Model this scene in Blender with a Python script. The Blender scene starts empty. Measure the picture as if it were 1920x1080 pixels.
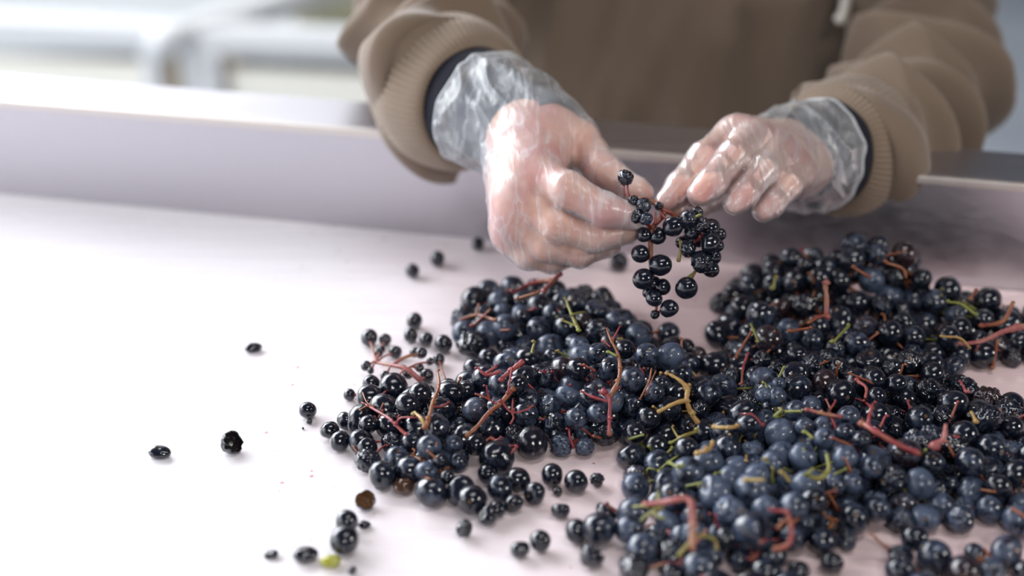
import bpy, bmesh, math, random
import numpy as np
from mathutils import Vector, Matrix, noise, Quaternion
try:
    import openvdb as vdb
except ImportError:
    import pyopenvdb as vdb

SC = bpy.context.scene
COL = SC.collection
random.seed(7)
RNG = np.random.default_rng(11)

# ------------------------------------------------------------------ camera, world, lights, exposure
F = 2700.0                      # focal length in pixels of a 1920 px wide frame
PITCH = math.radians(27.0)
CAM_H = 0.36
cam_data = bpy.data.cameras.new('camera')
cam = bpy.data.objects.new('camera', cam_data)
COL.objects.link(cam)
cam.location = (0, 0, CAM_H)
cam.rotation_euler = (math.pi / 2 - PITCH, 0, 0)
cam_data.sensor_width = 36.0
cam_data.lens = F / 1920 * 36.0
cam_data.clip_start = 0.02
cam_data.dof.use_dof = True
cam_data.dof.focus_distance = 0.660
cam_data.dof.aperture_fstop = 3.2
SC.camera = cam

SC.view_settings.view_transform = 'Standard'
SC.view_settings.look = 'None'
SC.view_settings.exposure = 0.2
SC.view_settings.gamma = 1.0
SC.view_settings.use_curve_mapping = False

world = bpy.data.worlds.new('world')
SC.world = world
world.use_nodes = True
bg = world.node_tree.nodes['Background']
bg.inputs['Color'].default_value = (0.92, 0.95, 1.0, 1)
bg.inputs['Strength'].default_value = 1.25


def area(name, loc, target, sx, sy, power, color):
    d = bpy.data.lights.new(name, 'AREA')
    d.shape = 'RECTANGLE'; d.size = sx; d.size_y = sy; d.energy = power; d.color = color
    o = bpy.data.objects.new(name, d)
    COL.objects.link(o)
    o.location = loc
    o.rotation_euler = (Vector(target) - Vector(loc)).to_track_quat('-Z', 'Y').to_euler()
    return o


area('window_light', (-2.0, 2.1, 1.15), (-0.1, 0.7, 0.0), 2.2, 1.6, 95, (0.93, 0.96, 1.0))
area('side_door_light', (-2.6, 0.2, 0.9), (0.0, 0.7, 0.1), 1.4, 1.4, 14, (0.95, 0.97, 1.0))
area('overhead_fill', (0.5, 0.1, 2.5), (0.2, 0.7, 0.0), 1.4, 0.5, 15, (1.0, 0.97, 0.95))  # soft fill added overhead to lift belt and grapes, not a known fixture
area('background_fill', (-1.6, 3.6, 2.6), (-0.9, 3.2, -0.9), 2.5, 1.5, 42, (0.95, 0.98, 1.0))  # added fill that brightens the stand, box and floor beyond the table
area('ceiling_lamp', (0.10, -1.55, 1.45), (0.1, 0.7, 0.0), 0.26, 0.26, 13, (1.0, 0.96, 0.92))
area('right_lamp', (2.2, -0.25, 1.05), (0.15, 0.65, 0.0), 0.26, 0.26, 13, (1.0, 0.97, 0.93))


# ------------------------------------------------------------------ picture geometry helpers
CP, SP = math.cos(PITCH), math.sin(PITCH)


def at(px, py, z):
    """point seen at pixel (px,py) at depth z along the lens axis"""
    u = (px - 960) / F * z
    w = -(py - 540) / F * z
    return Vector((u, z * CP + w * SP, CAM_H - z * SP + w * CP))


def on_plane(px, py, Z=0.0):
    a = at(px, py, 1.0) - Vector((0, 0, CAM_H))
    t = (Z - CAM_H) / a.z
    return Vector((0, 0, CAM_H)) + a * t


def project(p):
    """numpy (N,3) -> px, py, depth"""
    x = p[:, 0]; y = p[:, 1]; zz = p[:, 2] - CAM_H
    d = y * CP - zz * SP
    w = y * SP + zz * CP
    return 960 + x / d * F, 540 - w / d * F, d


# ------------------------------------------------------------------ generic helpers
def tag(o, label=None, cat=None, group=None, kind=None):
    if label: o['label'] = label
    if cat: o['category'] = cat
    if group: o['group'] = group
    if kind: o['kind'] = kind
    return o


def empty(name, loc=(0, 0, 0)):
    o = bpy.data.objects.new(name, None)
    o.location = loc
    o.empty_display_size = 0.02
    COL.objects.link(o)
    return o


def link(name, me, m=None, parent=None, smooth=True):
    o = bpy.data.objects.new(name, me)
    COL.objects.link(o)
    if m is not None and not me.materials:
        me.materials.append(m)
    if smooth:
        me.shade_smooth()
    if parent is not None:
        o.parent = parent
        o.matrix_parent_inverse = Matrix.Translation(-parent.location)
    return o


def mesh_np(name, verts, faces):
    me = bpy.data.meshes.new(name)
    me.from_pydata([tuple(v) for v in verts], [], [tuple(int(i) for i in f) for f in faces])
    me.update()
    return me


def bm_obj(name, bm, m, parent=None, smooth=False):
    me = bpy.data.meshes.new(name)
    bmesh.ops.recalc_face_normals(bm, faces=bm.faces)
    bm.to_mesh(me); bm.free()
    return link(name, me, m, parent, smooth)


def add_box(bm, lo, hi, M=None, bevel=0.0):
    r = bmesh.ops.create_cube(bm, size=1.0)
    vs = r['verts']
    for v in vs:
        v.co = Vector([lo[i] + (v.co[i] + 0.5) * (hi[i] - lo[i]) for i in range(3)])
    if bevel:
        es = list({e for v in vs for e in v.link_edges})
        rr = bmesh.ops.bevel(bm, geom=es, offset=bevel, segments=2, affect='EDGES', profile=0.6)
        vs = list({v for f in rr['faces'] for v in f.verts} | {v for v in vs if v.is_valid})
    if M is not None:
        for v in vs:
            v.co = M @ v.co


def catmull(pts, n):
    P = [np.array(p, float) for p in pts]
    P = [2 * P[0] - P[1]] + P + [2 * P[-1] - P[-2]]
    out = []
    for i in range(1, len(P) - 2):
        for k in range(n):
            t = k / n
            a, b, c, d = P[i - 1], P[i], P[i + 1], P[i + 2]
            out.append(0.5 * ((2 * b) + (-a + c) * t + (2 * a - 5 * b + 4 * c - d) * t * t + (-a + 3 * b - 3 * c + d) * t ** 3))
    out.append(P[-2])
    return np.array(out)


def frames(C):
    T = np.gradient(C, axis=0)
    T /= np.linalg.norm(T, axis=1)[:, None]
    ref = np.array([0, 0, 1.0]) if abs(T[0][2]) < 0.9 else np.array([1.0, 0, 0])
    U = []
    u = ref - T[0] * ref.dot(T[0]); u /= np.linalg.norm(u)
    for t in T:
        u = u - t * u.dot(t); u /= np.linalg.norm(u)
        U.append(u.copy())
    U = np.array(U)
    return T, U, np.cross(T, U)


def tube_into(V, Fc, pts, radii, seg=8, sub=4, bump=0.0):
    """rounded, capped tube appended to the lists V, Fc"""
    if bump > 0.2:
        pts = [Vector(p) + Vector((random.gauss(0, .0004), random.gauss(0, .0004), random.gauss(0, .0004))) for p in pts]
    S = catmull([tuple(p) + (r,) for p, r in zip(pts, radii)], sub)
    C, R = S[:, :3], S[:, 3]
    T, U, W = frames(C)
    base = len(V)
    n = len(C)
    for i in range(n):
        rr = R[i] * (1 + bump * (random.random() - 0.5))
        for k in range(seg):
            a = 2 * math.pi * k / seg
            V.append(tuple(C[i] + rr * (math.cos(a) * U[i] + math.sin(a) * W[i])))
    for i in range(n - 1):
        for k in range(seg):
            a = base + i * seg + k; b = base + i * seg + (k + 1) % seg
            Fc.append((a, b, b + seg, a + seg))
    V.append(tuple(C[0] - T[0] * R[0] * 0.5)); V.append(tuple(C[-1] + T[-1] * R[-1] * 0.5))
    for k in range(seg):
        Fc.append((len(V) - 2, base + (k + 1) % seg, base + k))
        Fc.append((len(V) - 1, base + (n - 1) * seg + k, base + (n - 1) * seg + (k + 1) % seg))


def cloth_tube(name, stations, m, parent, nphi=160, sub=24, disp=None, thick=0.0, arc=False):
    """stations: (px,py,depth,radius_px); disp(s in 0..1, phi, point) -> metres outward"""
    st = []
    for q in stations:
        if len(q) == 2:               # (world point, radius in metres)
            st.append((*q[0], q[1])); continue
        px, py, z, r = q
        p = at(px, py, z)
        st.append((p.x, p.y, p.z, r * z / F))
    S = catmull(st, sub)
    C, R = S[:, :3], S[:, 3]
    T, U, W = frames(C)
    n = len(C)
    V = []
    AL = np.concatenate([[0], np.cumsum(np.linalg.norm(np.diff(C, axis=0), axis=1))])
    for i in range(n):
        s = AL[i] if arc else i / (n - 1)
        for k in range(nphi):
            a = 2 * math.pi * k / nphi
            d = math.cos(a) * U[i] + math.sin(a) * W[i]
            r = R[i] + (disp(s, a, C[i] + d * R[i]) if disp else 0.0)
            V.append(C[i] + d * r)
    Fc = []
    for i in range(n - 1):
        for k in range(nphi):
            a = i * nphi + k; b = i * nphi + (k + 1) % nphi
            Fc.append((a, b, b + nphi, a + nphi))
    me = mesh_np(name, V, Fc)
    o = link(name, me, m, parent)
    if thick:
        md = o.modifiers.new('Solidify', 'SOLIDIFY'); md.thickness = thick; md.offset = -1
    return o


# ------------------------------------------------------------------ materials
def mat(name, color=(0.5, 0.5, 0.5), rough=0.5, metal=0.0, spec=0.5, coat=0.0, sss=0.0):
    m = bpy.data.materials.new(name); m.use_nodes = True
    b = m.node_tree.nodes['Principled BSDF']
    b.inputs['Base Color'].default_value = (*color, 1)
    b.inputs['Roughness'].default_value = rough
    b.inputs['Metallic'].default_value = metal
    b.inputs['Specular IOR Level'].default_value = spec
    b.inputs['Coat Weight'].default_value = coat
    if sss:
        b.inputs['Subsurface Weight'].default_value = sss
        b.inputs['Subsurface Radius'].default_value = (1.0, 0.35, 0.2)
        b.inputs['Subsurface Scale'].default_value = 0.004
    return m


class G:
    """small node graph helper"""
    def __init__(s, m):
        s.m = m; s.t = m.node_tree; s.b = s.t.nodes.get('Principled BSDF')

    def n(s, kind, **kw):
        o = s.t.nodes.new(kind)
        for k, v in kw.items():
            if hasattr(o, k) and k not in o.inputs.keys():
                setattr(o, k, v)
            else:
                s.put(o.inputs[k], v)
        return o

    def put(s, inp, v):
        if isinstance(v, bpy.types.NodeSocket):
            s.t.links.new(v, inp)
        elif isinstance(v, tuple) and len(v) == 3 and inp.type == 'RGBA':
            inp.default_value = (*v, 1)
        else:
            inp.default_value = v

    def coord(s, which='Object', scale=(1, 1, 1), loc=(0, 0, 0), rot=(0, 0, 0)):
        tc = s.n('ShaderNodeTexCoord')
        mp = s.n('ShaderNodeMapping')
        s.put(mp.inputs['Vector'], tc.outputs[which])
        mp.inputs['Scale'].default_value = scale
        mp.inputs['Location'].default_value = loc
        mp.inputs['Rotation'].default_value = rot
        return mp.outputs[0]

    def noise(s, vec, scale, detail=3, rough=0.5, dist=0.0):
        o = s.n('ShaderNodeTexNoise')
        s.put(o.inputs['Vector'], vec)
        o.inputs['Scale'].default_value = scale; o.inputs['Detail'].default_value = detail
        o.inputs['Roughness'].default_value = rough; o.inputs['Distortion'].default_value = dist
        return o.outputs['Fac']

    def ramp(s, fac, stops):
        o = s.n('ShaderNodeValToRGB')
        s.put(o.inputs[0], fac)
        e = o.color_ramp.elements
        while len(e) < len(stops): e.new(0.5)
        for i, (p, c) in enumerate(stops):
            e[i].position = p
            e[i].color = (c, c, c, 1) if not isinstance(c, tuple) else (*c, 1)
        return o.outputs[0]

    def math(s, op, a, b=0.0, c=0.0, clamp=False):
        o = s.n('ShaderNodeMath', operation=op); o.use_clamp = clamp
        s.put(o.inputs[0], a); s.put(o.inputs[1], b)
        if op in ('MULTIPLY_ADD',): s.put(o.inputs[2], c)
        return o.outputs[0]

    def mix(s, fac, a, b):
        o = s.n('ShaderNodeMix', data_type='RGBA')
        s.put(o.inputs[0], fac); s.put(o.inputs[6], a); s.put(o.inputs[7], b)
        return o.outputs[2]

    def bump(s, h, strength, dist, normal=None):
        o = s.n('ShaderNodeBump')
        s.put(o.inputs['Height'], h)
        o.inputs['Strength'].default_value = strength; o.inputs['Distance'].default_value = dist
        if normal is not None: s.put(o.inputs['Normal'], normal)
        return o.outputs[0]

    def set(s, name, v):
        s.put(s.b.inputs[name], v)


def grape_material():
    """object colour: r = how much waxy bloom, g = brown tint"""
    m = mat('grape_skin', (0.01, 0.012, 0.02), 0.2, spec=0.5)
    g = G(m)
    tc = g.n('ShaderNodeTexCoord')
    oi = g.n('ShaderNodeObjectInfo')
    off = g.n('ShaderNodeVectorMath', operation='ADD')
    comb = g.n('ShaderNodeCombineXYZ')
    r10 = g.math('MULTIPLY', oi.outputs['Random'], 37.0)
    for i in range(3): g.put(comb.inputs[i], r10)
    g.put(off.inputs[0], tc.outputs['Object']); g.put(off.inputs[1], comb.outputs[0])
    v = off.outputs[0]
    sep = g.n('ShaderNodeSeparateColor'); g.put(sep.inputs[0], oi.outputs['Color'])
    bloom = sep.outputs[0]; brown = sep.outputs[1]
    n1 = g.noise(v, 1.5, 4, 0.6, 0.4)
    n2 = g.noise(v, 9.0, 4, 0.65)
    s = g.math('MULTIPLY_ADD', n2, 0.35, g.math('SUBTRACT', n1, 0.17))
    # threshold moves with the amount of bloom
    th = g.math('MULTIPLY_ADD', bloom, 0.55, -0.42)
    f = g.math('MULTIPLY', g.math('ADD', g.math('SUBTRACT', s, 0.5), th), 4.5)
    f = g.math('ADD', f, 0.45, clamp=True)
    f = g.math('MULTIPLY', f, g.math('MULTIPLY_ADD', bloom, 0.75, 0.2), clamp=True)
    skin = g.mix(brown, (0.006, 0.0085, 0.018), (0.05, 0.018, 0.014))
    col = g.mix(f, skin, (0.066, 0.092, 0.155))
    # brown lenticel specks and the corky stem scar
    vo = g.n('ShaderNodeTexVoronoi'); g.put(vo.inputs['Vector'], v); vo.inputs['Scale'].default_value = 3.2
    speck = g.ramp(vo.outputs['Distance'], [(0.03, 1.0), (0.06, 0.0)])
    col = g.mix(g.math('MULTIPLY', speck, 0.35), col, (0.16, 0.09, 0.05))
    sx = g.n('ShaderNodeSeparateXYZ'); g.put(sx.inputs[0], tc.outputs['Object'])
    rad_ = g.n('ShaderNodeMath', operation='POWER'); g.put(rad_.inputs[0], g.math('ADD', g.math('MULTIPLY', sx.outputs[0], sx.outputs[0]), g.math('MULTIPLY', sx.outputs[1], sx.outputs[1]))); rad_.inputs[1].default_value = 0.5
    scar = g.math('MULTIPLY', g.math('LESS_THAN', rad_.outputs[0], 0.13), g.math('GREATER_THAN', sx.outputs[2], 0.3))
    col = g.mix(scar, col, (0.12, 0.07, 0.035))
    g.set('Base Color', col)
    g.set('Roughness', g.math('MULTIPLY_ADD', f, 0.40, 0.10))
    g.set('Coat Weight', g.math('MULTIPLY_ADD', bloom, -0.35, 0.75, clamp=True))
    g.b.inputs['Coat Roughness'].default_value = 0.05
    g.set('Normal', g.bump(n2, 0.06, 0.10))
    return m


def stem_material(name, c1, c2, c3):
    m = mat(name, c1, 0.45)
    g = G(m)
    v = g.coord('Object')
    n = g.noise(v, 70, 3)
    c = g.ramp(n, [(0.38, c1), (0.5, c2), (0.66, c3)])
    sp = g.ramp(g.noise(v, 900, 2), [(0.62, 0.0), (0.72, 1.0)])
    c = g.mix(g.math('MULTIPLY', sp, 0.6), c, (0.06, 0.02, 0.01))
    g.set('Base Color', c)
    g.set('Normal', g.bump(g.noise(v, 500, 3), 0.35, 0.0006))
    g.b.inputs['Coat Weight'].default_value = 0.25
    g.b.inputs['Coat Roughness'].default_value = 0.2
    return m


def belt_material():
    m = mat('wet_white_belt', (0.85, 0.82, 0.86), 0.3)
    g = G(m)
    rot = (0, 0, math.radians(12.5))
    st = g.coord('Object', scale=(2.0, 26.0, 1), rot=rot)
    v = g.coord('Object')
    n = g.noise(st, 3.0, 4, 0.55, 0.3)
    # juice stain around the fruit: a real pink stain in the belt
    tc = g.n('ShaderNodeTexCoord'); sx = g.n('ShaderNodeSeparateXYZ'); g.put(sx.inputs[0], tc.outputs['Object'])
    dx = g.math('ADD', sx.outputs[0], g.math('MULTIPLY_ADD', g.noise(v, 9, 3), 0.16, -0.08))
    near = g.n('ShaderNodeMapRange'); near.interpolation_type = 'SMOOTHSTEP'
    ds = g.n('ShaderNodeVectorMath', operation='DISTANCE')
    cmb = g.n('ShaderNodeCombineXYZ'); g.put(cmb.inputs[0], dx); g.put(cmb.inputs[1], sx.outputs[1])
    g.put(ds.inputs[0], cmb.outputs[0]); ds.inputs[1].default_value = (0.20, 0.60, 0.0)
    g.put(near.inputs[0], ds.outputs['Value']); near.inputs[1].default_value = 0.36; near.inputs[2].default_value = 0.10
    base = g.mix(n, (0.83, 0.80, 0.86), (0.90, 0.88, 0.92))
    pink = g.mix(g.noise(st, 6.0, 3, 0.6), (0.84, 0.60, 0.62), (0.92, 0.76, 0.77))
    col = g.mix(near.outputs[0], base, pink)
    # crimson juice specks
    vo = g.n('ShaderNodeTexVoronoi'); g.put(vo.inputs['Vector'], v); vo.inputs['Scale'].default_value = 160
    sz = g.math('MULTIPLY', g.n('ShaderNodeSeparateColor', Color=vo.outputs['Color']).outputs[0], 0.3)
    spk = g.math('LESS_THAN', vo.outputs['Distance'], g.math('SUBTRACT', sz, 0.13))
    zone = g.ramp(g.noise(v, 16, 2), [(0.44, 0.0), (0.52, 1.0)])
    reg = g.n('ShaderNodeMapRange'); g.put(reg.inputs[0], dx); reg.inputs[1].default_value = -0.20; reg.inputs[2].default_value = -0.10
    spk = g.math('MULTIPLY', g.math('MULTIPLY', spk, zone), reg.outputs[0])
    col = g.mix(g.math('MULTIPLY', spk, 0.75), col, (0.42, 0.06, 0.12))
    g.set('Base Color', col)
    g.set('Roughness', g.ramp(n, [(0.3, 0.16), (0.7, 0.42)]))
    g.set('Normal', g.bump(n, 0.10, 0.002))
    return m


def steel_material(name, base, r0, r1, scale=(1.2, 60, 60)):
    m = mat(name, base, 0.3, 1.0)
    g = G(m)
    v = g.coord('Object', scale=scale, rot=(0, 0, math.radians(12.5)))
    n = g.noise(v, 8, 4, 0.6)
    g.set('Roughness', g.ramp(n, [(0.3, r0), (0.7, r1)]))
    g.set('Base Color', g.mix(n, tuple(c * 0.9 for c in base), base))
    g.set('Normal', g.bump(n, 0.06, 0.001))
    return m


def fabric_material(name, c1, c2, scale=900, strength=0.5, sheen=0.35):
    m = mat(name, c1, 0.9, spec=0.15)
    g = G(m)
    v = g.coord('Object')
    w = g.noise(v, scale, 2)
    g.set('Base Color', g.mix(g.noise(v, 14, 3), c1, c2))
    g.b.inputs['Sheen Weight'].default_value = sheen
    g.b.inputs['Sheen Roughness'].default_value = 0.5
    g.set('Normal', g.bump(w, strength, 0.0008))
    return m


def glove_material():
    m = bpy.data.materials.new('thin_plastic_glove'); m.use_nodes = True
    g = G(m)
    b = g.b
    b.inputs['Base Color'].default_value = (0.86, 0.89, 0.93, 1)
    b.inputs['Roughness'].default_value = 0.26
    b.inputs['Specular IOR Level'].default_value = 0.7
    tr = g.n('ShaderNodeBsdfTransparent')
    v1 = g.coord('Object', scale=(1, 1, 1), rot=(0.5, 0.3, 0.7))
    wr = g.noise(g.coord('Object', scale=(44, 11, 14), rot=(0.3, 0.6, 0.75)), 2.6, 3, 0.55, 0.5)
    ridge = g.ramp(g.math('ABSOLUTE', g.math('SUBTRACT', wr, 0.5)), [(0.0, 1.0), (0.04, 0.3), (0.11, 0.0)])
    cloud = g.ramp(g.noise(v1, 30, 3, 0.55), [(0.40, 0.0), (0.68, 1.0)])
    lw = g.n('ShaderNodeLayerWeight'); lw.inputs['Blend'].default_value = 0.35
    f = g.math('MULTIPLY_ADD', ridge, 0.20, g.math('MULTIPLY_ADD', cloud, 0.20, 0.08))
    f = g.math('ADD', f, g.math('MULTIPLY', lw.outputs['Facing'], 0.2), clamp=True)
    ms = g.n('ShaderNodeMixShader')
    g.put(ms.inputs[0], f); g.put(ms.inputs[1], tr.outputs[0]); g.put(ms.inputs[2], b.outputs[0])
    nb = g.bump(wr, 0.45, 0.0025)
    g.set('Normal', nb)
    gl = g.n('ShaderNodeBsdfGlossy'); gl.inputs['Roughness'].default_value = 0.3
    g.put(gl.inputs['Normal'], nb)
    ms2 = g.n('ShaderNodeMixShader'); fr = g.n('ShaderNodeFresnel'); fr.inputs[0].default_value = 1.5
    g.put(fr.inputs['Normal'], nb)
    g.put(ms2.inputs[0], g.math('MULTIPLY', fr.outputs[0], 0.42)); g.put(ms2.inputs[1], ms.outputs[0]); g.put(ms2.inputs[2], gl.outputs[0])
    out = m.node_tree.nodes['Material Output']
    g.put(out.inputs[0], ms2.outputs[0])
    return m


def skin_material():
    m = mat('skin', (0.72, 0.40, 0.33), 0.5, sss=0.25)
    g = G(m)
    v = g.coord('Object')
    n = g.noise(v, 38, 3, 0.6)
    c = g.ramp(n, [(0.36, (0.74, 0.44, 0.33)), (0.52, (0.68, 0.35, 0.27)), (0.66, (0.62, 0.24, 0.21))])
    g.set('Base Color', c)
    g.set('Normal', g.bump(g.noise(v, 300, 3), 0.25, 0.001))
    return m


M_GRAPE = grape_material()
M_STEM_RED = stem_material('red_stem', (0.20, 0.022, 0.03), (0.30, 0.04, 0.05), (0.26, 0.08, 0.04))
M_STEM_BROWN = stem_material('orange_brown_stem', (0.22, 0.05, 0.02), (0.27, 0.10, 0.035), (0.20, 0.03, 0.02))
M_STEM_GREEN = stem_material('lime_green_stem', (0.24, 0.25, 0.045), (0.18, 0.20, 0.04), (0.28, 0.20, 0.05))
M_STEM_TAN = stem_material('tan_yellow_stem', (0.42, 0.27, 0.085), (0.36, 0.20, 0.06), (0.38, 0.29, 0.09))
M_STEM_PINK = stem_material('pink_stem', (0.36, 0.12, 0.10), (0.30, 0.07, 0.075), (0.34, 0.16, 0.09))
STEM = {'r': M_STEM_RED, 'b': M_STEM_BROWN, 'g': M_STEM_GREEN, 't': M_STEM_TAN, 'p': M_STEM_PINK}
M_BELT = belt_material()
M_STEEL = steel_material('brushed_steel', (0.60, 0.58, 0.62), 0.30, 0.44)
M_LIP = steel_material('satin_steel_lip', (0.78, 0.73, 0.69), 0.48, 0.6)
M_TAN = fabric_material('tan_fleece', (0.175, 0.128, 0.092), (0.21, 0.155, 0.115), 1400, 0.35)
M_RIB = fabric_material('tan_rib_knit', (0.22, 0.163, 0.118), (0.25, 0.188, 0.138), 1600, 0.4)
M_NAVY = fabric_material('navy_knit', (0.010, 0.011, 0.019), (0.015, 0.016, 0.026), 1200, 0.4, 0.08)
M_NAVY2 = fabric_material('slate_blue_knit', (0.030, 0.042, 0.068), (0.045, 0.06, 0.09), 1200, 0.4, 0.1)
M_GLOVE = glove_material()
M_SKIN = skin_material()
M_RIM = mat('glove_rim_plastic', (0.55, 0.58, 0.62), 0.3, coat=0.3)
M_CORD = mat('white_cord', (0.72, 0.68, 0.62), 0.8)
M_TROUSER = fabric_material('dark_trouser_cloth', (0.03, 0.03, 0.035), (0.04, 0.04, 0.045))
M_PULP = mat('green_pulp', (0.36, 0.37, 0.05), 0.15, coat=0.6, sss=0.4)
M_INNER = mat('torn_skin_inside', (0.012, 0.008, 0.011), 0.3, coat=0.5)
M_INNER_BROWN = mat('dried_pulp_brown', (0.16, 0.075, 0.03), 0.4, coat=0.3)
M_WHITE = mat('white_paint', (0.62, 0.63, 0.64), 0.5)
M_BEIGE = mat('beige_board', (0.80, 0.78, 0.70), 0.7)
M_WOODY = mat('bare_wood', (0.52, 0.42, 0.29), 0.8)

# ------------------------------------------------------------------ room
FZ = -0.90


def room():
    m = mat('pale_concrete', (0.42, 0.47, 0.54), 0.6)
    g = G(m); v = g.coord('Object')
    g.set('Base Color', g.ramp(g.noise(v, 1.3, 4, 0.6), [(0.3, (0.30, 0.33, 0.38)), (0.7, (0.46, 0.49, 0.53))]))
    g.set('Roughness', 0.55)
    bm = bmesh.new(); add_box(bm, (-7, -3.5, FZ - 0.1), (5, 9, FZ))
    tag(bm_obj('floor', bm, m), kind='structure')
    w = mat('blue_grey_wall', (0.36, 0.41, 0.48), 0.8)
    g = G(w); v = g.coord('Object')
    g.set('Base Color', g.ramp(g.noise(v, 0.9, 3, 0.6), [(0.3, (0.24, 0.27, 0.32)), (0.7, (0.36, 0.39, 0.44))]))
    bm = bmesh.new(); add_box(bm, (0.6, 5.0, FZ), (5, 5.15, 2.9))
    tag(bm_obj('wall_back', bm, w), kind='structure')
    dk = mat('dark_grey_wall', (0.10, 0.095, 0.10), 0.8)
    bm = bmesh.new(); add_box(bm, (4.0, -3.5, FZ), (4.15, 5.0, 2.9))
    tag(bm_obj('wall_right', bm, dk), kind='structure')
    bm = bmesh.new(); add_box(bm, (-3.5, -3.5, 2.9), (4.15, 5.15, 3.0))
    tag(bm_obj('ceiling', bm, dk), kind='structure')
    bm = bmesh.new(); add_box(bm, (-3.5, -3.5, FZ), (4.0, -3.35, 2.9))
    tag(bm_obj('wall_front', bm, dk), kind='structure')


room()

# ------------------------------------------------------------------ sorting table
RAIL_A = on_plane(0, 362); RAIL_B = on_plane(1900, 545)
E1 = (RAIL_B - RAIL_A); E1.z = 0; E1.normalize()
E2 = Vector((-E1.y, E1.x, 0))                       # away from the viewer
TM = Matrix(((E1.x, E2.x, 0, RAIL_A.x), (E1.y, E2.y, 0, RAIL_A.y), (0, 0, 1, 0), (0, 0, 0, 1)))
RAIL_H = 0.062


def sorting_table():
    t = empty('sorting_table', (0, 0.7, FZ))
    tag(t, 'long sorting table with wet white belt and brushed steel side rail', 'table')
    bm = bmesh.new(); add_box(bm, (-1.2, -0.80, -0.012), (1.9, 0.0, 0.0), TM)
    o = bm_obj('belt', bm, M_BELT, t); o['label'] = 'wet white belt with pink juice stains'
    # back rail: face, rolled edge, flat top, outer face
    prof = [(0.0, -0.03), (0.0, RAIL_H - 0.004), (-0.0015, RAIL_H - 0.0015), (-0.0005, RAIL_H + 0.0005), (0.002, RAIL_H + 0.0012),
            (0.044, RAIL_H + 0.0012), (0.0462, RAIL_H), (0.0468, RAIL_H - 0.003), (0.0468, -0.10), (0.0440, -0.10),
            (0.0440, RAIL_H - 0.005), (0.004, RAIL_H - 0.005), (0.004, -0.03)]
    def rail(name, y0, sgn):
        V, Fc = [], []
        n = len(prof)
        for x in np.linspace(-1.2, 1.9, 32):
            for (y, z) in prof:
                V.append(TM @ Vector((x, y0 + sgn * y, z)))
        for i in range(31):
            for k in range(n):
                a = i * n + k; b = i * n + (k + 1) % n
                Fc.append((a, b, b + n, a + n))
        Fc.append(tuple(range(n))); Fc.append(tuple(range(31 * n, 32 * n)))
        o = link(name, mesh_np(name, V, Fc), M_STEEL, t, False)
        bm = bmesh.new(); bm.from_mesh(o.data); bmesh.ops.recalc_face_normals(bm, faces=bm.faces); bm.to_mesh(o.data); bm.free()
        return o
    rail('side_rail', 0.0005, 1)
    bm = bmesh.new(); add_box(bm, (-1.2, -0.0022, RAIL_H - 0.0032), (1.9, 0.0012, RAIL_H + 0.0016), TM, 0.0009)
    o = bm_obj('rail_edge', bm, M_LIP, t); o['label'] = 'rolled satin steel edge'
    rail('side_rail', -0.8005, -1)
    for x in (-1.0, 0.35, 1.7):
        for y in (0.02, -0.82):
            bm = bmesh.new(); add_box(bm, (x - 0.025, y - 0.02, FZ + 0.001), (x + 0.025, y + 0.02, -0.1), TM, 0.004)
            bm_obj('leg', bm, M_STEEL, t)
        bm = bmesh.new(); add_box(bm, (x - 0.02, -0.80, -0.10), (x + 0.02, 0.0, -0.06), TM)
        bm_obj('crossbar', bm, M_STEEL, t)
    bm = bmesh.new(); add_box(bm, (-1.2, -0.80, -0.06), (1.9, 0.0, -0.0125), TM)
    bm_obj('bed', bm, M_STEEL, t)


sorting_table()


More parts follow.
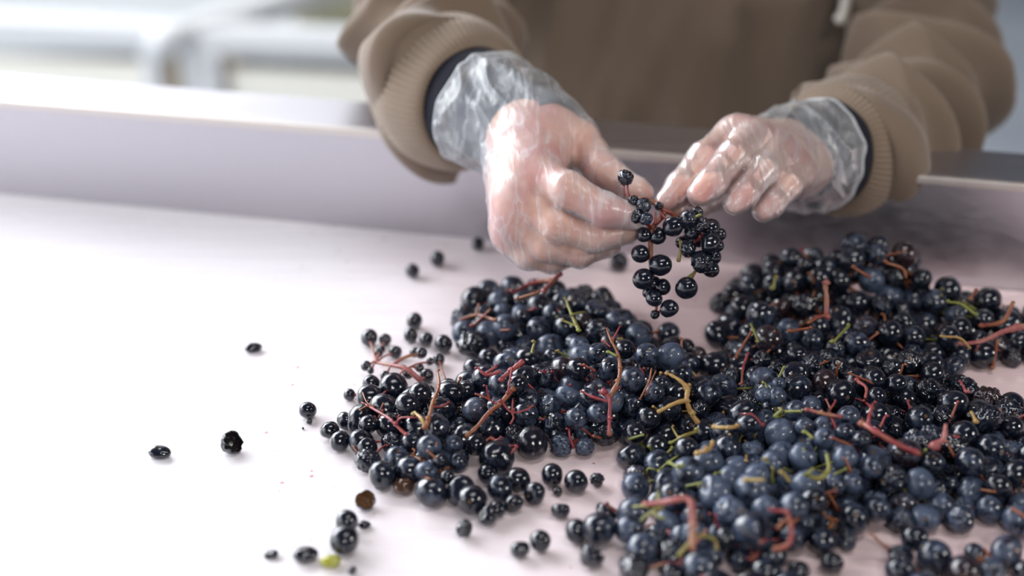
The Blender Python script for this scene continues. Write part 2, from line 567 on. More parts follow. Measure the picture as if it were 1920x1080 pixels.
# ------------------------------------------------------------------ blurred things beyond the table
def background():
    def P(px, py, Y):       # point on the vertical plane at distance Y
        a = at(px, py, 1.0) - Vector((0, 0, CAM_H))
        return Vector((0, 0, CAM_H)) + a * (Y / a.y)
    Y = 2.6
    t = empty('white_frame', (P(330, 100, Y).x, Y, FZ))
    tag(t, 'white slatted metal stand with a slanting brace, blurred behind the table', 'stand')
    x0 = P(-420, 60, Y).x; x1 = P(800, 60, Y).x
    za, zb = P(300, 52, Y).z, P(300, 100, Y).z
    bm = bmesh.new(); add_box(bm, (x0, Y, zb), (x1, Y + 0.06, za), bevel=0.006)
    bm_obj('top_rail', bm, M_WHITE, t)
    zc = FZ + 0.001
    for px, w in ((-380, 40), (265, 34), (360, 58), (760, 40)):
        a = P(px, 140, Y).x; b = P(px + w, 140, Y).x
        bm = bmesh.new(); add_box(bm, (a, Y - 0.005, zc), (b, Y + 0.05, zb + 0.01), bevel=0.005)
        bm_obj('post', bm, M_WHITE, t)
    for k in range(3):
        hz = zb - 0.03 - k * 0.10
        for pa, pb in ((-340, 262), (432, 756)):
            bm = bmesh.new(); add_box(bm, (P(pa, 140, Y).x, Y + 0.010, hz - 0.085), (P(pb, 140, Y).x, Y + 0.034, hz), bevel=0.004)
            bm_obj('board', bm, M_BEIGE, t)
    for pa, pb in ((302, 322), (424, 440)):
        bm = bmesh.new(); add_box(bm, (P(pa, 140, Y).x, Y + 0.02, zc), (P(pb, 140, Y).x, Y + 0.045, zb))
        bm_obj('batten', bm, M_WOODY, t)
    V, Fc = [], []
    tube_into(V, Fc, [P(296, 84, Y - 0.03), P(450, 22, Y + 0.10), P(660, -64, Y + 0.28)], [0.030] * 3, 12, 6)
    link('brace', mesh_np('brace', V, Fc), M_WHITE, t)
    t.rotation_euler = (0, 0, math.radians(-9))
    # lit pale pallet box further back and a dark crate
    bt = empty('pallet_box', (-1.6, 3.7, FZ))
    tag(bt, 'pale blue-white plastic pallet box far behind, at upper left', 'box')
    m = mat('pale_plastic', (0.84, 0.86, 0.87), 0.5)
    bm = bmesh.new(); add_box(bm, (-2.6, 3.55, FZ + 0.12), (-0.53, 4.4, FZ + 0.72), bevel=0.02)
    bm_obj('bin_body', bm, m, bt)
    bm = bmesh.new(); add_box(bm, (-2.64, 3.51, FZ + 0.72), (-0.49, 4.44, FZ + 0.78), bevel=0.01)
    bm_obj('rim', bm, m, bt)
    for x in (-2.55, -1.75, -0.95):
        bm = bmesh.new(); add_box(bm, (x, 3.56, FZ + 0.001), (x + 0.12, 4.4, FZ + 0.12), bevel=0.01)
        bm_obj('foot', bm, m, bt)
    ct = empty('dark_crate', (-0.45, 3.45, FZ))
    tag(ct, 'dark grey crate behind the stand, beside the left sleeve', 'crate')
    m = mat('dark_crate_plastic', (0.035, 0.04, 0.05), 0.6); m2 = mat('olive_sack', (0.26, 0.25, 0.17), 0.9)
    bm = bmesh.new(); add_box(bm, (-0.50, 3.0, FZ + 0.001), (0.1, 3.5, FZ + 0.30), bevel=0.02)
    bm_obj('crate_body', bm, m, ct)
    bm = bmesh.new(); add_box(bm, (-0.48, 3.04, FZ + 0.30), (0.08, 3.46, FZ + 0.44), bevel=0.05)
    o = bm_obj('sack', bm, m2, ct); o['label'] = 'olive sack filling the crate'


background()


# ------------------------------------------------------------------ signed-distance modelling for the hands
def smin(a, b, k):
    h = np.maximum(k - np.abs(a - b), 0.0) / k
    return np.minimum(a, b) - h * h * k * 0.25


class Field:
    def __init__(s, lo, hi, vox):
        s.vox = vox
        s.lo = np.array(lo, float)
        s.n = np.ceil((np.array(hi) - s.lo) / vox).astype(int) + 1
        s.far = 0.02

    def new(s):
        return np.full(tuple(s.n), s.far, np.float32)

    def cone(s, D, a, b, ra, rb, k):
        a = np.array(a, float); b = np.array(b, float)
        m = max(ra, rb) + s.far * 0.7
        i0 = np.maximum(((np.minimum(a, b) - m - s.lo) / s.vox).astype(int), 0)
        i1 = np.minimum(((np.maximum(a, b) + m - s.lo) / s.vox).astype(int) + 2, s.n)
        if (i1 <= i0).any(): return
        ax = [s.lo[i] + s.vox * np.arange(i0[i], i1[i]) for i in range(3)]
        X, Y, Z = np.meshgrid(*ax, indexing='ij', sparse=True)
        ba = b - a; L = ba.dot(ba) + 1e-12
        t = np.clip(((X - a[0]) * ba[0] + (Y - a[1]) * ba[1] + (Z - a[2]) * ba[2]) / L, 0, 1)
        d = np.sqrt((X - a[0] - t * ba[0]) ** 2 + (Y - a[1] - t * ba[1]) ** 2 + (Z - a[2] - t * ba[2]) ** 2) - (ra + (rb - ra) * t)
        sl = tuple(slice(i0[i], i1[i]) for i in range(3))
        D[sl] = smin(D[sl], d.astype(np.float32), k) if k > 0 else np.minimum(D[sl], d)

    def mesh(s, D):
        g = vdb.FloatGrid(background=s.far)
        g.copyFromArray(np.ascontiguousarray(D))
        g.transform = vdb.createLinearTransform(voxelSize=1.0)
        p, t, q = g.convertToPolygons(0.0, 0.0)
        P = p.astype(float) * s.vox + s.lo
        return P, np.vstack([q]) if len(q) else t, t


def chain(js):
    """(px,py,depth,radius_px) -> world joints and radii"""
    return [(np.array(at(x, y, z)), r * z / F) for x, y, z, r in js]


def hand_mesh(name, palm, fingers, extra, off, kf, vox, wrinkle, cut=None):
    allp = [p for js in palm + fingers + extra for p in chain(js)]
    lo = np.min([p - r for p, r in allp], axis=0) - 0.012
    hi = np.max([p + r for p, r in allp], axis=0) + 0.012
    Fd = Field(lo, hi, vox)
    base = Fd.new()
    for js in palm:
        c = chain(js)
        for (a, ra), (b, rb) in zip(c[:-1], c[1:]):
            Fd.cone(base, a, b, ra + off, rb + off, 0.010)
    for js in extra:
        c = chain(js)
        for (a, ra), (b, rb) in zip(c[:-1], c[1:]):
            Fd.cone(base, a, b, ra, rb, 0.006)
    out = base.copy()
    for js in fingers:
        f = Fd.new()
        c = chain(js)
        for (a, ra), (b, rb) in zip(c[:-1], c[1:]):
            Fd.cone(f, a, b, ra + off, rb + off, 0.003)
        out = smin(out, smin(base, f, 0.008), kf)
    P, Q, T = Fd.mesh(out)
    V = [Vector(p) for p in P]
    me = mesh_np(name, V, list(Q) + list(T))
    # smooth a little, then wrinkle
    bm = bmesh.new(); bm.from_mesh(me)
    for _ in range(2):
        bmesh.ops.smooth_vert(bm, verts=bm.verts, factor=0.5, use_axis_x=True, use_axis_y=True, use_axis_z=True)
    bm.normal_update()
    if wrinkle:
        nor = [v.normal.copy() for v in bm.verts]
        for v, n in zip(bm.verts, nor):
            v.co += n * wrinkle(v.co)
    if cut:
        p0, nn = cut
        kill = [v for v in bm.verts if (v.co - p0).dot(nn) > 0]
        bmesh.ops.delete(bm, geom=kill, context='VERTS')
    bmesh.ops.recalc_face_normals(bm, faces=bm.faces)
    bm.to_mesh(me); bm.free()
    return me


def ridged(p, f, seed=0.0):
    return 1.0 - 2.0 * abs(noise.noise(Vector((p.x * f + seed, p.y * f - seed, p.z * f + 3 * seed))))


# hand on the picture's left (holds the bunch)
LH_PALM = [
    [(1012, 262, .735, 66), (1005, 326, .703, 44)],
    [(1000, 262, .735, 66), (975, 368, .695, 42)],
    [(990, 262, .737, 60), (966, 410, .696, 38)],
    [(985, 262, .740, 60), (962, 440, .702, 32)],
    [(1020, 262, .748, 48), (1010, 400, .722, 34)],
]
LH_FING = [
    [(1006, 330, .699, 36), (1066, 356, .680, 32), (1134, 394, .676, 29), (1188, 406, .680, 23)],
    [(982, 376, .694, 33), (1044, 424, .682, 28), (1116, 445, .684, 25), (1178, 436, .690, 20)],
    [(970, 414, .696, 31), (1024, 462, .690, 26), (1086, 476, .693, 23), (1146, 460, .699, 18)],
    [(962, 438, .702, 27), (990, 480, .697, 22), (1034, 490, .701, 20), (1072, 482, .707, 16)],
    [(1046, 248, .742, 42), (1088, 262, .732, 34), (1130, 320, .712, 31), (1192, 356, .700, 22), (1207, 362, .698, 18)],
]
LH_ARM = [[(1006, 262, .738, 60), (960, 235, .755, 66), (905, 205, .775, 74), (850, 170, .81, 80), (800, 80, .88, 85)]]
LH_CUFF = [[(1020, 256, .736, 84), (975, 236, .750, 90), (925, 214, .765, 92), (885, 194, .780, 98), (860, 182, .79, 98)]]
# hand on the picture's right
RH_PALM = [
    [(1500, 292, .775, 54), (1380, 258, .722, 34)],
    [(1505, 290, .775, 54), (1418, 268, .716, 33)],
    [(1505, 296, .775, 52), (1458, 286, .716, 31)],
    [(1512, 305, .775, 50), (1490, 326, .722, 28)],
    [(1480, 300, .775, 52), (1410, 320, .748, 34)],
]
RH_FING = [
    [(1380, 254, .722, 33), (1322, 296, .706, 29), (1276, 350, .695, 26), (1250, 378, .690, 21)],
    [(1412, 262, .714, 29), (1375, 292, .694, 27), (1335, 342, .683, 25), (1312, 364, .681, 22)],
    [(1460, 284, .712, 28), (1432, 318, .694, 26), (1396, 364, .684, 23), (1378, 382, .682, 20)],
    [(1494, 322, .720, 27), (1478, 346, .704, 25), (1448, 382, .696, 22), (1432, 396, .694, 19)],
    [(1440, 320, .765, 34), (1370, 352, .742, 30), (1300, 386, .716, 25), (1266, 388, .700, 19)],
]
RH_ARM = [[(1505, 292, .775, 52), (1530, 288, .785, 56), (1570, 280, .80, 74), (1640, 255, .84, 80), (1720, 200, .89, 85)]]
RH_CUFF = [[(1474, 284, .762, 76), (1500, 290, .772, 84), (1522, 291, .777, 90), (1550, 290, .79, 92), (1580, 288, .80, 92)]]


def rim(o):
    """rolled bead along the open end of a glove"""
    bm = bmesh.new(); bm.from_mesh(o.data)
    be = [e for e in bm.edges if e.is_boundary]
    nxt = {}
    for e in be:
        for v in e.verts: nxt.setdefault(v, []).append(e.other_vert(v))
    best = []
    seen = set()
    for st in nxt:
        if st in seen: continue
        loop = [st]; seen.add(st); cur = st
        while True:
            q = [w for w in nxt[cur] if w not in seen]
            if not q: break
            cur = q[0]; seen.add(cur); loop.append(cur)
        if len(loop) > len(best): best = loop
    P = np.array([tuple(v.co) for v in best]); bm.free()
    k = 5
    P = sum(np.roll(P, i, axis=0) for i in range(-k, k + 1)) / (2 * k + 1)
    P = P[::3]
    P = np.vstack([P, P[:2]])
    V, Fc = [], []
    tube_into(V, Fc, [tuple(p) for p in P], [.0007] * len(P), 7, 1)
    r = link('rim', mesh_np('rim', V, Fc), M_RIM, o); r['label'] = 'rolled whitish glove rim'


def person():
    root = empty('person', (at(1270, 100, 1.05).x, 1.08, FZ))
    tag(root, 'person in tan sweatshirt and clear plastic gloves picking through a grape bunch over the belt', 'person')

    # ---- body: one mesh, fine voxels at the hands, coarser for the rest
    lh = hand_mesh('lh', LH_PALM, LH_FING, LH_ARM, 0.0, 0.0012, 0.0011, lambda p: 0.0002 * noise.noise(p * 260))
    rh = hand_mesh('rh', RH_PALM, RH_FING, RH_ARM, 0.0, 0.0012, 0.0011, lambda p: 0.0002 * noise.noise(p * 260))
    cx = root.location.x
    Y0 = 1.10
    sh_l = (cx - 0.165, Y0 + 0.01, 0.44); sh_r = (cx + 0.165, Y0 + 0.01, 0.44)
    el_l = at(800, -120, 1.0); el_r = at(1745, 90, .95)
    Fd = Field((cx - 0.42, 0.70, FZ), (cx + 0.42, Y0 + 0.25, 0.92), 0.008)
    D = Fd.new()
    Fd.far = 0.05
    D[:] = 0.05
    for a, b, ra, rb in [
        ((cx - .05, Y0, 0.05), (cx - .06, Y0, 0.36), .088, .085), ((cx + .05, Y0, 0.05), (cx + .06, Y0, 0.36), .088, .085),
        ((cx - .05, Y0, 0.05), (cx - .06, Y0, -0.10), .088, .10), ((cx + .05, Y0, 0.05), (cx + .06, Y0, -0.10), .088, .10),
        ((cx - .14, Y0, .43), (cx + .14, Y0, .43), .05, .05), ((cx, Y0, .46), (cx, Y0 - .01, .58), .06, .055),
        ((cx, Y0 + .005, .72), (cx, Y0 - .015, .70), .088, .085), ((cx, Y0 - .03, .655), (cx, Y0 - .045, .64), .055, .045),
        (sh_l, at(830, -260, 1.03), .042, .032), (at(830, -260, 1.03), at(795, -60, .95), .032, .032), (at(795, -60, .95), at(850, 170, .81), .036, .030),
        (sh_r, at(1680, -200, 1.04), .045, .026), (at(1680, -200, 1.04), at(1722, 80, .96), .024, .024), (at(1722, 80, .96), at(1640, 255, .84), .024, .026),
        ((cx - .09, Y0, -.10), (cx - .10, Y0 - .01, -.45), .09, .06), ((cx + .09, Y0, -.10), (cx + .10, Y0 - .01, -.45), .09, .06),
        ((cx - .10, Y0 - .01, -.45), (cx - .10, Y0, -.84), .06, .04), ((cx + .10, Y0 - .01, -.45), (cx + .10, Y0, -.84), .06, .04),
        ((cx - .10, Y0 + .03, -.865), (cx - .10, Y0 - .12, -.87), .033, .026), ((cx + .10, Y0 + .03, -.865), (cx + .10, Y0 - .12, -.87), .033, .026)]:
        Fd.cone(D, a, b, ra, rb, 0.02)
    Fd.cone(D, (cx, Y0 - .095, .69), (cx, Y0 - .112, .672), .009, .012, 0.01)
    for s in (-1, 1):
        Fd.cone(D, (cx + s * .086, Y0 + .01, .70), (cx + s * .092, Y0 + .02, .68), .012, .010, 0.006)
    P, Q, T = Fd.mesh(D)
    V = [tuple(p) for p in P]; Fc = [tuple(q) for q in Q]
    for me in (lh, rh):
        b = len(V)
        V += [tuple(v.co) for v in me.vertices]
        Fc += [tuple(b + i for i in f.vertices) for f in me.polygons]
    link('body', mesh_np('body', V, Fc), M_SKIN, root)
    # face and hair (above the frame)
    m_eye = mat('eye_white', (0.7, 0.68, 0.65), 0.2); m_iris = mat('iris_brown', (0.04, 0.02, 0.012), 0.15)
    for s in (-1, 1):
        bm = bmesh.new(); bmesh.ops.create_icosphere(bm, subdivisions=3, radius=0.009)
        for v in bm.verts: v.co = Vector((cx + s * .030 + v.co.x * 1.3, Y0 - .0935 + v.co.y * .8, .704 + v.co.z * .62))
        e_o = bm_obj('eye', bm, m_eye, root, True)
        bm = bmesh.new(); bmesh.ops.create_icosphere(bm, subdivisions=2, radius=0.0042)
        for v in bm.verts: v.co = Vector((cx + s * .030 + v.co.x, Y0 - .0995 + v.co.y * .4, .7025 + v.co.z))
        bm_obj('iris', bm, m_iris, e_o, True)
    bm = bmesh.new(); bmesh.ops.create_icosphere(bm, subdivisions=3, radius=1)
    for v in bm.verts: v.co = Vector((cx + v.co.x * .027, Y0 - .088 + v.co.y * .008, .638 + v.co.z * .007))
    bm_obj('lips', bm, mat('lip', (0.45, 0.16, 0.14), 0.4), root, True)
    bm = bmesh.new(); bmesh.ops.create_icosphere(bm, subdivisions=4, radius=1)
    for v in bm.verts:
        c = v.co.copy()
        c *= 1 + 0.04 * noise.noise(c * 6)
        v.co = Vector((cx + c.x * .102, Y0 + .022 + c.y * .098, .738 + c.z * .086))
    bm_obj('hair', bm, mat('dark_hair', (0.03, 0.02, 0.015), 0.6), root, True)

    # ---- gloves
    def wl(p):
        q = Vector((p.x * 1.0 + p.z * .6, p.y, p.z * 1.0 - p.x * .5))
        w = ridged(Vector((q.x * 110, q.y * 50, q.z * 60)), 1.0, 2.3)
        return 0.00045 * max(w, 0) ** 3 + 0.00015 * noise.noise(p * 120)
    def cuffw(c, p, w0=0.018):
        t = min(max(((p - c).length - 0.028) / w0, 0), 1)
        return t
    cl = at(985, 330, .72); cr = at(1440, 300, .74)
    def wl_left(p):
        d = min(max((p - cl).dot(Vector((-0.75, .45, .45))) / 0.045, 0), 1)
        q = Vector((p.x * 0.8 - p.z * .6, p.y, p.z * 0.8 + p.x * .6))
        f = ridged(Vector((q.x * 36, q.y * 40, q.z * 100)), 1.0, 5.1)
        return wl(p) + d * (0.0032 * f * abs(f) + 0.0014)
    def wl_right(p):
        d = min(max((p - cr).dot(Vector((0.95, .3, .0))) / 0.03, 0), 1)
        q = Vector((p.x * 0.8 + p.z * .6, p.y, p.z * 0.8 - p.x * .6))
        f = ridged(Vector((q.x * 100, q.y * 40, q.z * 36)), 1.0, 1.7)
        return wl(p) + d * (0.0028 * f * abs(f) + 0.0012)
    ca, cb = at(905, 204, .772), at(960, 232, .755)
    gl = hand_mesh('glove', LH_PALM, LH_FING, LH_CUFF, 0.0006, 0.0016, 0.0009, wl_left, (ca, (ca - cb).normalized()))
    g_o = link('glove', gl, M_GLOVE, root); rim(g_o)
    da, db = at(1530, 291, .780), at(1500, 290, .770)
    gr = hand_mesh('glove', RH_PALM, RH_FING, RH_CUFF, 0.0006, 0.0016, 0.0009, wl_right, (da, (da - db).normalized()))
    g_o = link('glove', gr, M_GLOVE, root); rim(g_o)

    # ---- dark shirt cuffs under the gloves
    def knit(s, a, p):
        return 0.0006 * noise.noise(p * 90) + 0.0012 * noise.noise(p * 35)
    vN = Vector
    cloth_tube('shirt_sleeve', [(1026, 264, .734, 78), (1008, 252, .740, 82), (965, 232, .755, 86), (905, 205, .775, 91), (850, 176, .80, 92), (820, 140, .83, 90)],
               M_NAVY2, root, 96, 12, lambda s, a, p: knit(s, a, vN(p)), 0.001)
    cloth_tube('shirt_sleeve', [(1458, 278, .756, 70), (1478, 285, .763, 76), (1506, 291, .774, 80), (1530, 292, .782, 84), (1570, 285, .80, 86), (1620, 265, .825, 86)],
               M_NAVY2, root, 96, 12, lambda s, a, p: knit(s, a, vN(p)), 0.001)
    # navy hem folded back over it
    cloth_tube('shirt_hem', [(915, 208, .769, 97), (898, 200, .776, 104), (868, 186, .790, 108), (835, 165, .81, 100)],
               M_NAVY, root, 96, 10, lambda s, a, p: knit(s, a, vN(p)), 0.0015)
    cloth_tube('shirt_hem', [(1519, 291, .776, 92), (1536, 290, .782, 100), (1562, 285, .793, 104), (1600, 272, .81, 98)],
               M_NAVY, root, 96, 10, lambda s, a, p: knit(s, a, vN(p)), 0.0015)

    # ---- ribbed cuffs
    def rib(s, a, p):
        e = math.sin(math.pi * min(s * 1.0, 1)) * 0.004
        return 0.0011 * abs(math.sin(a * 34)) + e + 0.0008 * noise.noise(vN(p) * 60)
    cloth_tube('ribbed_cuff', [(888, 195, .781, 108), (876, 190, .786, 118), (862, 182, .795, 127), (840, 168, .81, 132), (825, 150, .83, 128)],
               M_RIB, root, 340, 10, rib, 0.003)
    cloth_tube('ribbed_cuff', [(1547, 289, .787, 102), (1560, 287, .792, 111), (1578, 282, .80, 118), (1600, 274, .812, 120), (1625, 262, .83, 116)],
               M_RIB, root, 340, 10, rib, 0.003)

    # ---- sleeves with gathered folds
    def fold(w):
        return (0.5 + 0.5 * math.cos(w)) ** 1.6
    def crease(w):                    # sharp crest, wide valley
        return (1 - abs(math.sin(w * .5))) ** 1.4
    def sl(s, a, p):                  # s: metres along the sleeve from the cuff
        p = vN(p)
        nz = noise.noise(p * 9) * 2.0; nz2 = noise.noise(p * 14 + vN((5, 5, 5)))
        env = min(1, s / .012)
        f = fold(s * 150.0 + 1.6 * math.sin(a + 0.6) + nz - 1.2) * (0.7 + 0.7 * nz2) + crease(s * 90.0 - 3.4 * math.sin(a - 0.9) + 1.5 * nz + 1) * 0.8
        return env * (0.0160 * f - 0.0110) + 0.0025 * noise.noise(p * 30) * env
    def sr(s, a, p):
        p = vN(p)
        nz = noise.noise(p * 9 + vN((4, 1, 7))) * 1.8; nz2 = noise.noise(p * 14 + vN((1, 5, 5)))
        env = min(1, s / .012)
        f = fold(s * 165.0 + 1.3 * math.sin(a + 2.2) + nz - 1.2) * (0.9 + 0.6 * nz2) + crease(s * 80.0 + 3.0 * math.sin(a + 0.4) + 1.5 * nz + 2) * 0.6
        return env * (0.0170 * f - 0.0115) + 0.0025 * noise.noise(p * 30) * env
    cloth_tube('sleeve', [(858, 178, .797, 114), (848, 172, .801, 136), (830, 156, .812, 151), (826, 130, .835, 143), (812, 60, .885, 133), (800, -60, .95, 132), (830, -260, 1.03, 145), ((cx - .185, Y0, .34), .062), ((cx - .165, Y0 + .005, .455), .072), ((cx - .09, Y0 + .01, .475), .055)],
               M_TAN, root, 300, 34, sl, 0.002, True)
    cloth_tube('sleeve', [(1562, 286, .793, 104), (1572, 284, .797, 122), (1600, 274, .806, 134), (1655, 250, .84, 134), (1712, 205, .885, 132), (1735, 120, .94, 124), (1715, -20, .99, 132), (1680, -200, 1.04, 150), ((cx + .185, Y0, .34), .062), ((cx + .165, Y0 + .005, .455), .072), ((cx + .09, Y0 + .01, .475), .055)],
               M_TAN, root, 300, 34, sr, 0.002, True)
    # ---- sweatshirt front and back
    V, Fc = [], []
    n = 200
    zs = np.linspace(-0.16, 0.54, 90)
    for z in zs:
        t = (z + 0.16) / 0.70
        hw = 0.185 + 0.015 * math.sin(t * 3) - (0.10 * max(0, (t - .86) / .14) ** 1.5)
        hd = 0.145 - 0.03 * t - (0.04 * max(0, (t - .88) / .12) ** 1.5)
        for k in range(n):
            a = 2 * math.pi * k / n
            c, s_ = math.cos(a), math.sin(a)
            e = 0.8
            x = hw * math.copysign(abs(c) ** e, c); y = hd * math.copysign(abs(s_) ** e, s_)
            p = vN((cx + x, Y0 + y, z))
            q = vN((p.x * 13 + 0.7 * noise.noise(p * 4), p.y * 7, p.z * 2.2))
            d = 0.030 * (noise.noise(q) ) + 0.012 * (1 - abs(2 * noise.noise(q * 1.7 + vN((3, 3, 3))))) - 0.006
            if t < 0.06: d -= 0.012 * (1 - t / 0.06)
            nrm = vN((c / hw, s_ / hd, 0)).normalized()
            V.append(p + nrm * d)
    for i in range(len(zs) - 1):
        for k in range(n):
            a = i * n + k; b = i * n + (k + 1) % n
            Fc.append((a, b, b + n, a + n))
    o = link('sweatshirt', mesh_np('sweatshirt', V, Fc), M_TAN, root)
    md = o.modifiers.new('Solidify', 'SOLIDIFY'); md.thickness = 0.003; md.offset = -1
    # trousers and shoes, hidden behind the table
    V, Fc = [], []
    for s in (-1, 1):
        tube_into(V, Fc, [(cx + s * .085, Y0, -.06), (cx + s * .09, Y0, -.2), (cx + s * .10, Y0 - .01, -.45), (cx + s * .10, Y0, -.85)], [.125, .12, .085, .065], 24, 8)
    link('trousers', mesh_np('trousers', V, Fc), M_TROUSER, root)
    for s in (-1, 1):
        bm = bmesh.new(); bmesh.ops.create_icosphere(bm, subdivisions=3, radius=1)
        for v in bm.verts:
            v.co = vN((cx + s * .10 + v.co.x * .048, Y0 - .045 + v.co.y * .135, max(FZ + .048 + v.co.z * .05, FZ)))
        bm_obj('shoe', bm, mat('black_rubber', (0.02, 0.02, 0.02), 0.5), root, True)
    # drawstring hanging on the chest
    V, Fc = [], []
    q0 = at(1590, -60, .955); q1 = at(1583, 20, .955); q2 = at(1578, 46, .952)
    for q in (q0, q1, q2): q.y = Y0 - 0.165
    tube_into(V, Fc, [q0, q1, q2], [.0035, .0035, .0045], 10, 5)
    link('drawstring', mesh_np('drawstring', V, Fc), M_CORD, root)


person()


# ------------------------------------------------------------------ grape meshes (unit radius, stem end at +Z)
def ico(sub):
    bm = bmesh.new(); bmesh.ops.create_icosphere(bm, subdivisions=sub, radius=1.0)
    return bm


def grape_mesh(kind, seed):
    rs = random.Random(seed * 17 + hash_kind(kind))
    sv = Vector((rs.uniform(-50, 50), rs.uniform(-50, 50), rs.uniform(-50, 50)))
    bm = ico(4)
    dents = [Vector((rs.gauss(0, 1), rs.gauss(0, 1), rs.gauss(0, 1))).normalized() for _ in range(3)]
    dd = [rs.uniform(0.12, 0.34) for _ in dents]
    st = (rs.uniform(.93, 1.03), rs.uniform(.93, 1.03), rs.uniform(.97, 1.1))
    for v in bm.verts:
        c = v.co.copy(); r = 1.0
        r += 0.035 * noise.noise(c * 1.3 + sv)
        if kind == 'round':
            r -= 0.07 * math.exp(-((1 - c.z) / 0.02))
        elif kind == 'dented':
            for d, a in zip(dents[:2], dd):
                x = c.dot(d); r -= a * max(0, (x - 0.45) / 0.55) ** 1.3
            w = 1 - abs(2 * noise.noise(c * 2.6 + sv))
            r += 0.03 * w ** 4 + 0.012 * noise.noise(c * 9 + sv)
            r -= 0.08 * math.exp(-((1 - c.z) / 0.03))
        else:
            w = 1 - abs(2.2 * noise.noise(Vector((c.x * 2.4, c.y * 2.4, c.z * 1.5)) + sv + 0.3 * Vector((noise.noise(c * 3), 0, noise.noise(c * 3 + sv)))))
            w2 = 1 - abs(2.2 * noise.noise(c * 5.0 + sv))
            r += -0.10 + 0.20 * w - 0.08 + 0.07 * w2
            for d, a in zip(dents, dd):
                x = c.dot(d); r -= 0.5 * a * max(0, (x - 0.4) / 0.6)
        v.co = Vector((c.x * st[0], c.y * st[1], c.z * st[2])) * r
    me = bpy.data.meshes.new('grape_' + kind)
    bm.to_mesh(me); bm.free()
    me.materials.append(M_GRAPE); me.shade_smooth()
    return me


def hash_kind(k):
    return sum(ord(c) for c in k)


def shell_mesh(kind, seed):
    """torn or flattened skins: an open curled shell with thickness"""
    rs = random.Random(seed)
    sv = Vector((seed * 3.1, seed * 1.7, 0))
    bm = bmesh.new()
    nu, nv = 30, 40
    g = []
    lim = {'cup': 1.75, 'curl': 1.85, 'flat': 1.5}[kind]
    for i in range(nu + 1):
        row = []
        for k in range(nv):
            a = 2 * math.pi * k / nv
            edge = lim * (1 + 0.22 * noise.noise(Vector((math.cos(a) * 2.6, math.sin(a) * 2.6, seed * 1.3))) + (0.09 * math.sin(a * 4 + seed)) + 0.05 * math.sin(a * 9))
            th = edge * i / nu
            c = Vector((math.sin(th) * math.cos(a), math.sin(th) * math.sin(a), -math.cos(th)))
            r = 1 + 0.10 * noise.noise(c * 2.5 + sv) + 0.04 * (1 - abs(2 * noise.noise(c * 4 + sv)))
            p = c * r
            if kind == 'flat': p = Vector((p.x * 1.25, p.y * 0.8, p.z * 0.5 + 0.12 * p.x * p.x))
            if kind == 'curl': p.x *= 1.0 + 0.2 * p.z
            row.append(bm.verts.new(p))
        g.append(row)
    for i in range(nu):
        for k in range(nv):
            try: bm.faces.new((g[i][k], g[i][(k + 1) % nv], g[i + 1][(k + 1) % nv], g[i + 1][k]))
            except ValueError: pass
    bmesh.ops.remove_doubles(bm, verts=bm.verts, dist=1e-4)
    bmesh.ops.recalc_face_normals(bm, faces=bm.faces)
    outer = list(bm.faces)
    c0 = sum((f.calc_center_median().dot(f.normal) for f in outer))
    if c0 < 0: bmesh.ops.reverse_faces(bm, faces=outer)
    bm.normal_update()
    vs = list(bm.verts); mp = {}
    for v in vs: mp[v] = bm.verts.new(v.co - v.normal * 0.10)
    for f in outer:
        nf = bm.faces.new([mp[v] for v in reversed(f.verts)]); nf.material_index = 1
    for e in [e for e in bm.edges if e.is_boundary and e.verts[0] in mp and e.verts[1] in mp]:
        bm.faces.new((e.verts[0], e.verts[1], mp[e.verts[1]], mp[e.verts[0]]))
    bmesh.ops.recalc_face_normals(bm, faces=bm.faces)
    me = bpy.data.meshes.new('skin_' + kind); bm.to_mesh(me); bm.free()
    me.materials.append(M_GRAPE); me.materials.append(M_INNER_BROWN if kind == 'cup' else M_INNER); me.shade_smooth()
    return me


MESH = {'round': [grape_mesh('round', i) for i in range(4)],
        'dented': [grape_mesh('dented', i) for i in range(6)],
        'raisin': [grape_mesh('raisin', i) for i in range(6)],
        'cup': [shell_mesh('cup', i + 1) for i in range(2)],
        'curl': [shell_mesh('curl', i + 5) for i in range(2)],
        }


def rquat():
    q = Quaternion((random.gauss(0, 1), random.gauss(0, 1), random.gauss(0, 1), random.gauss(0, 1)))
    q.normalize(); return q


def grape(loc, r, kind='round', bloom=0.3, brown=0.0, parent=None, name='grape', quat=None, sc=(1, 1, 1)):
    o = bpy.data.objects.new(name, random.choice(MESH[kind]))
    COL.objects.link(o)
    o.location = loc; o.scale = (r * sc[0], r * sc[1], r * sc[2])
    o.rotation_mode = 'QUATERNION'
    o.rotation_quaternion = quat if quat is not None else rquat()
    o.color = (min(max(bloom, 0), 1), brown, 0, 1)
    if parent is not None:
        o.parent = parent
        o.matrix_parent_inverse = Matrix.Translation(-parent.location)
    return o


